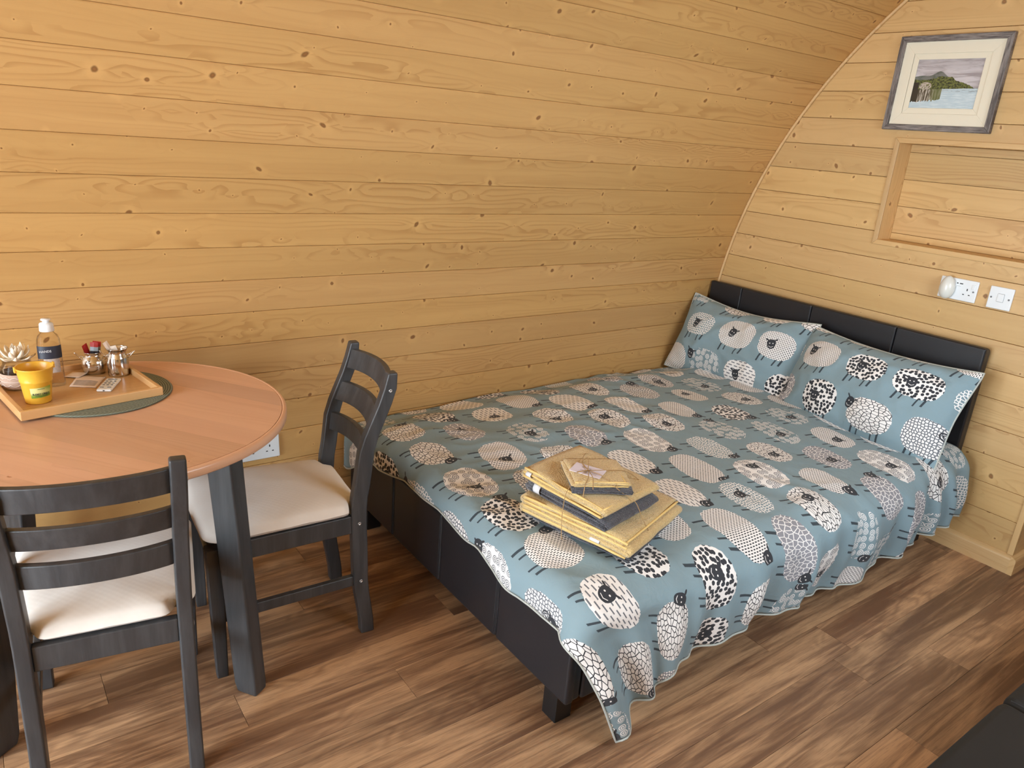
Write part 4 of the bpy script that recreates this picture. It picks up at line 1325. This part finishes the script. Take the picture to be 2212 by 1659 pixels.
sachet('sachet with red top and pale blue band standing in the squat churn', (-2.978, 0.277, zc1), (-0.1, 0.05, -0.5), 0.022, 0.042, (('navy_label', 0.016), ('blue_packet', 0.012), ('red_packet', 0.014)))
sachet('red and pale blue sachet behind the front one in the squat churn', (-2.972, 0.286, zc1), (0.05, 0.15, -0.3), 0.022, 0.044, (('navy_label', 0.016), ('blue_packet', 0.012), ('red_packet', 0.016)))
sachet('white paper stick sachet leaning in the taller churn', (-2.933, 0.238, ZB + 0.060), (0.0, -0.45, 0.3), 0.014, 0.048, (('paper', 0.048),))
sachet('folded cream paper sachet in the taller churn', (-2.926, 0.232, ZB + 0.061), (0.15, -0.25, -0.5), 0.020, 0.030, (('paper', 0.030),))
# tea bags / papers
def packet(label, pts, z, mat2, seed, lift):
    p_ = thing('paper_packet', label, 'packet', (sum(p[0] for p in pts) / 4, sum(p[1] for p in pts) / 4, z), 0, 'flat paper packets on the tray')
    ox, oy = p_.location.x, p_.location.y
    n = 10; V, F = [], []
    for i in range(n + 1):
        for j in range(n + 1):
            u, v = i / n, j / n
            x = (1 - u) * (1 - v) * pts[0][0] + u * (1 - v) * pts[1][0] + u * v * pts[2][0] + (1 - u) * v * pts[3][0]
            y = (1 - u) * (1 - v) * pts[0][1] + u * (1 - v) * pts[1][1] + u * v * pts[2][1] + (1 - u) * v * pts[3][1]
            zz = 0.002 + 0.0035 * sin(pi * u) * sin(pi * v) + 0.0012 * fz(x, y, 40, seed) + lift * u
            V.append((x - ox, y - oy, zz))
    F = [(i * (n + 1) + j, (i + 1) * (n + 1) + j, (i + 1) * (n + 1) + j + 1, i * (n + 1) + j + 1) for i in range(n) for j in range(n)]
    o = mesh('paper_sheet', V, F, 'paper', p_, smooth=True)
    t_ = o.modifiers.new('t', 'SOLIDIFY'); t_.thickness = 0.0012
    # printed lower part
    I0, I1, J0, J1 = 1, n - 1, 1, n // 2
    idx = {}; V2 = []; F2 = []
    for i in range(I0, I1 + 1):
        for j in range(J0, J1 + 1):
            idx[i, j] = len(V2); q = V[i * (n + 1) + j]; V2.append((q[0], q[1], q[2] + 0.0003))
    for i in range(I0, I1):
        for j in range(J0, J1): F2.append((idx[i, j], idx[i + 1, j], idx[i + 1, j + 1], idx[i, j + 1]))
    mesh('print_panel', V2, F2, mat2, p_, smooth=True)
packet('cream paper packet lying behind the remote control', [(-3.058, 0.172), (-2.997, 0.136), (-2.960, 0.222), (-3.026, 0.262)], ZB, 'paper_print', 2.0, 0.0)
packet('cream paper packet half under another, beside the gel bottle', [(-3.062, 0.262), (-3.026, 0.232), (-2.998, 0.268), (-3.034, 0.300)], ZB + 0.0005, 'paper', 6.0, 0.004)
# remote control
rm = thing('remote_control', 'small white remote control with dark buttons on the tray', 'remote', (-2.9640, 0.1405, ZB), radians(-24))
box('remote_body', -0.019, 0.019, -0.050, 0.050, 0.0, 0.007, 'white_plastic', rm, bevel=0.003)
for j in range(3):
    for i in range(3):
        x, y = -0.0105 + 0.0105 * i, 0.020 - 0.0155 * j
        lathe('button', [(0.0, 0.0068), (0.0036, 0.0068), (0.0034, 0.0080), (0.0, 0.0084)], 'grey_mark', rm, n=12, cap0=False, cap1=False, loc=(x, y, 0))
for x in (-0.0095, 0.0095):
    box('button', x - 0.005, x + 0.005, -0.034, -0.029, 0.0068, 0.0082, 'grey_mark', rm, bevel=0.0006)
box('button', -0.012, 0.012, 0.034, 0.040, 0.0068, 0.0080, 'grey_mark', rm, bevel=0.0006)
box('sensor', -0.0022, 0.0022, -0.0508, -0.0498, 0.0025, 0.005, 'dark_slot', rm)
# ------------------------------------------------------------------ things on the end wall
pic = thing('framed_picture', 'framed lake and hill painting in a grey weathered frame above the recess', 'picture', (0.0, -0.5255, 1.8415))
PWd, PHt = 0.2135, 0.1795        # half sizes
fw_ = 0.0225
def ring4(name, w0, h0, w1, h1, x0, x1, mat, parent):
    """mitred frame: outer w0,h0 to inner w1,h1"""
    for sgn, ax in ((1, 0), (-1, 0), (1, 1), (-1, 1)):
        if ax == 0: pl = [(sgn * w0, -h0), (sgn * w0, h0), (sgn * w1, h1), (sgn * w1, -h1)]
        else: pl = [(-w0, sgn * h0), (w0, sgn * h0), (w1, sgn * h1), (-w1, sgn * h1)]
        n = 4
        V = [(x0, p[0], p[1]) for p in pl] + [(x1, p[0], p[1]) for p in pl]
        F = [(3, 2, 1, 0), (4, 5, 6, 7)] + [(i, (i + 1) % 4, 4 + (i + 1) % 4, 4 + i) for i in range(4)]
        uvs = [((p[1], p[0]) if ax == 0 else (p[0], p[1])) for p in pl] * 2
        mesh(name, V, F, mat, parent, uvs=uvs, bevel=0.0012, seg=1)
ring4('frame_bar', PWd, PHt, PWd - fw_, PHt - fw_, -0.022, -0.001, 'grey_frame_wood', pic)
w2, h2 = PWd - fw_ + 0.001, PHt - fw_ + 0.001
ring4('outer_mount', w2, h2, 0.149, 0.113, -0.0125, -0.009, 'mount_board', pic)
ring4('inner_mount', 0.1495, 0.1135, 0.127, 0.0915, -0.0085, -0.0055, 'mount_board', pic)
mesh('painting', [(-0.0045, 0.1285, -0.093), (-0.0045, -0.1285, -0.093), (-0.0045, -0.1285, 0.093), (-0.0045, 0.1285, 0.093)], [(0, 1, 2, 3)], 'lake_painting', pic, uvs=[(0, 0), (1, 0), (1, 1), (0, 1)])
box('back_board', -0.004, -0.001, -w2, w2, -h2, h2, 'mount_board', pic)

def plate(o, hw, hh, th, parent=None):
    return box('plate', -th, 0.0, -hw, hw, -hh, hh, 'white_plastic', o, bevel=0.0035)
def screw(o, y, z, th):
    V, F = lathe_vf([(0.0, 0.0), (0.0036, 0.0), (0.0036, 0.0008), (0.0022, 0.0012), (0.0, 0.0012)], 14, False, False)
    R_ = Matrix.Rotation(-pi / 2, 4, 'Y')
    mesh('screw', [R_ @ Vector(v) + Vector((-th, y, z)) for v in V], F, 'grey_mark', o, smooth=True)
def socket(name, label, loc, rot):
    """local -x faces the room; +y is to the viewer's left"""
    s = thing(name, label, 'socket', loc, 0, 'white electrical sockets')
    s.rotation_euler = rot
    th = 0.0095
    plate(s, 0.073, 0.043, th)
    for yc in (0.036, -0.036):
        box('pin_slot', -th - 0.0004, -th + 0.001, yc - 0.002, yc + 0.002, 0.000, 0.0085, 'dark_slot', s)
        for dy in (-0.011, 0.011):
            box('pin_slot', -th - 0.0004, -th + 0.001, yc + dy - 0.0033, yc + dy + 0.0033, -0.0175, -0.0140, 'dark_slot', s)
        yk = yc - 0.021
        if abs(yk) < 0.065:
            box('rocker_switch', -th - 0.0025, -th + 0.001, yk - 0.0062, yk + 0.0062, 0.009, 0.029, 'white_plastic', s, bevel=0.0012)
    for y in (-0.0, ):
        for dy in (-0.009, 0.009):
            box('usb_port', -th - 0.0004, -th + 0.001, dy - 0.0062, dy + 0.0062, 0.0225, 0.0265, 'dark_slot', s)
        box('print_line', -th - 0.0003, -th + 0.001, -0.008, 0.010, 0.0135, 0.0142, 'grey_mark', s)
    screw(s, 0.060, 0.0, th); screw(s, -0.060, 0.0, th)
    return s
socket('wall_socket', 'white double wall socket with usb ports beside the egg plug-in', (0.0, -0.775, 1.0655), (0, 0, 0))
sw = thing('wall_switch', 'single square white switch plate beside the double socket', 'switch', (0.0, -0.9345, 1.0625))
plate(sw, 0.043, 0.043, 0.0095)
box('rocker_switch', -0.0125, -0.0085, -0.013, 0.010, -0.0135, 0.0175, 'white_plastic', sw, bevel=0.0015)
for y0, y1, z0, z1 in ((-0.0140, -0.0132, -0.014, 0.018), (-0.0135, 0.0105, 0.0176, 0.0183), (-0.0135, 0.0105, -0.0144, -0.0137)):
    box('switch_edge', -0.0099, -0.0090, y0, y1, z0, z1, 'grey_mark', sw)
screw(sw, 0.032, 0.0, 0.0095); screw(sw, -0.032, 0.0, 0.0095)
eg = thing('plug_in_freshener', 'egg shaped white plug-in air freshener in the double socket', 'air freshener', (-0.0105, -0.7405, 1.068))
n, m = 28, 20; V, F = [], []
for i in range(m + 1):
    th = pi * i / m
    for k in range(n):
        a = 2 * pi * k / n
        zz = cos(th) * 0.047; rr = sin(th) * (1 - 0.10 * cos(th))
        V.append((min(-0.016 + -0.026 * rr * cos(a), -0.0005), 0.029 * rr * sin(a), zz))
F = [(i * n + k, i * n + (k + 1) % n, (i + 1) * n + (k + 1) % n, (i + 1) * n + k) for i in range(m) for k in range(n)]
egb = mesh('egg_shell', V, F, 'white_moulded', eg, smooth=True)
R_ = Matrix.Rotation(-pi / 2 - 0.75, 4, 'Y')
V, F = lathe_vf([(0.0, 0.0), (0.0055, 0.0), (0.0055, 0.0012), (0.0028, 0.0014), (0.0026, 0.0004), (0.0, 0.0004)], 16, False, False)
mesh('vent', [R_ @ Vector(v) + Vector((-0.0325, 0.002, -0.0285)) for v in V], F, 'dark_slot', egb, smooth=True)
box('plug_base', -0.0175, 0.0, -0.023, 0.023, -0.026, 0.020, 'white_plastic', eg, bevel=0.004)

# socket low on the curved wall, behind the table
zs = 0.360; ysk = arch_y(zs)
tilt_ = atan2(zs - ZA, ysk - YA)
s3 = thing('wall_socket', 'white double socket low on the curved wall behind the round table', 'socket', (-2.4625, ysk, zs), 0, 'white electrical sockets')
s3.rotation_euler = (-tilt_ * -1.0, 0, 0)
for ch_name, b in (('plate', (-0.073, 0.073, -0.0095, 0.0, -0.043, 0.043)),):
    box(ch_name, *b, 'white_plastic', s3, bevel=0.0035)
for xc in (0.036, -0.036):
    box('pin_slot', xc - 0.002, xc + 0.002, -0.0099, -0.0085, 0.000, 0.0085, 'dark_slot', s3)
    for dx in (-0.011, 0.011):
        box('pin_slot', xc + dx - 0.0033, xc + dx + 0.0033, -0.0099, -0.0085, -0.0175, -0.0140, 'dark_slot', s3)
    box('rocker_switch', xc - 0.027, xc - 0.015, -0.012, -0.0085, 0.012, 0.030, 'white_plastic', s3, bevel=0.0012)

# ------------------------------------------------------------------ black futon sofa along the opposite wall
fu = thing('futon_sofa', 'black leather futon sofa with stitched seat, along the opposite wall', 'sofa', (-1.05, -2.02, 0))
def pad(name, x0, x1, y0, y1, z0, z1, bev):
    return box(name, x0, x1, y0, y1, z0, z1, 'futon_leather', fu, bevel=bev, seg=4)
k = 0
for i in range(4):
    a = -0.90 + i * 0.45
    for (y0, y1) in ((-0.02, 0.315), (-0.35, -0.021)):
        pad('seat_pad', a + 0.0008, a + 0.4492, y0, y1, 0.285, 0.422, 0.022)
    b = pad('back_pad', a + 0.0008, a + 0.4492, -0.07, 0.05, 0.0, 0.36, 0.03)
    b.location = (0, -0.345, 0.432); b.rotation_euler = (radians(12), 0, 0)
for i in range(1, 4):
    a = -0.90 + i * 0.45
    tube('stitching', [(a + 0.008, 0.30, 0.4185), (a + 0.008, 0.25, 0.4224), (a + 0.008, 0.0, 0.4224), (a + 0.008, -0.3, 0.4224)], 0.001, 'black_thread', fu, n=5)
box('base_frame', -0.88, 0.88, -0.33, 0.29, 0.20, 0.286, 'futon_leather', fu, bevel=0.01)
for x in (-0.80, 0.80):
    for y in (-0.28, 0.24):
        lathe('leg', [(0.016, 0.0), (0.018, 0.003), (0.022, 0.202), (0.0, 0.202)], 'steel', fu, n=16, cap1=False, loc=(x, y, 0))
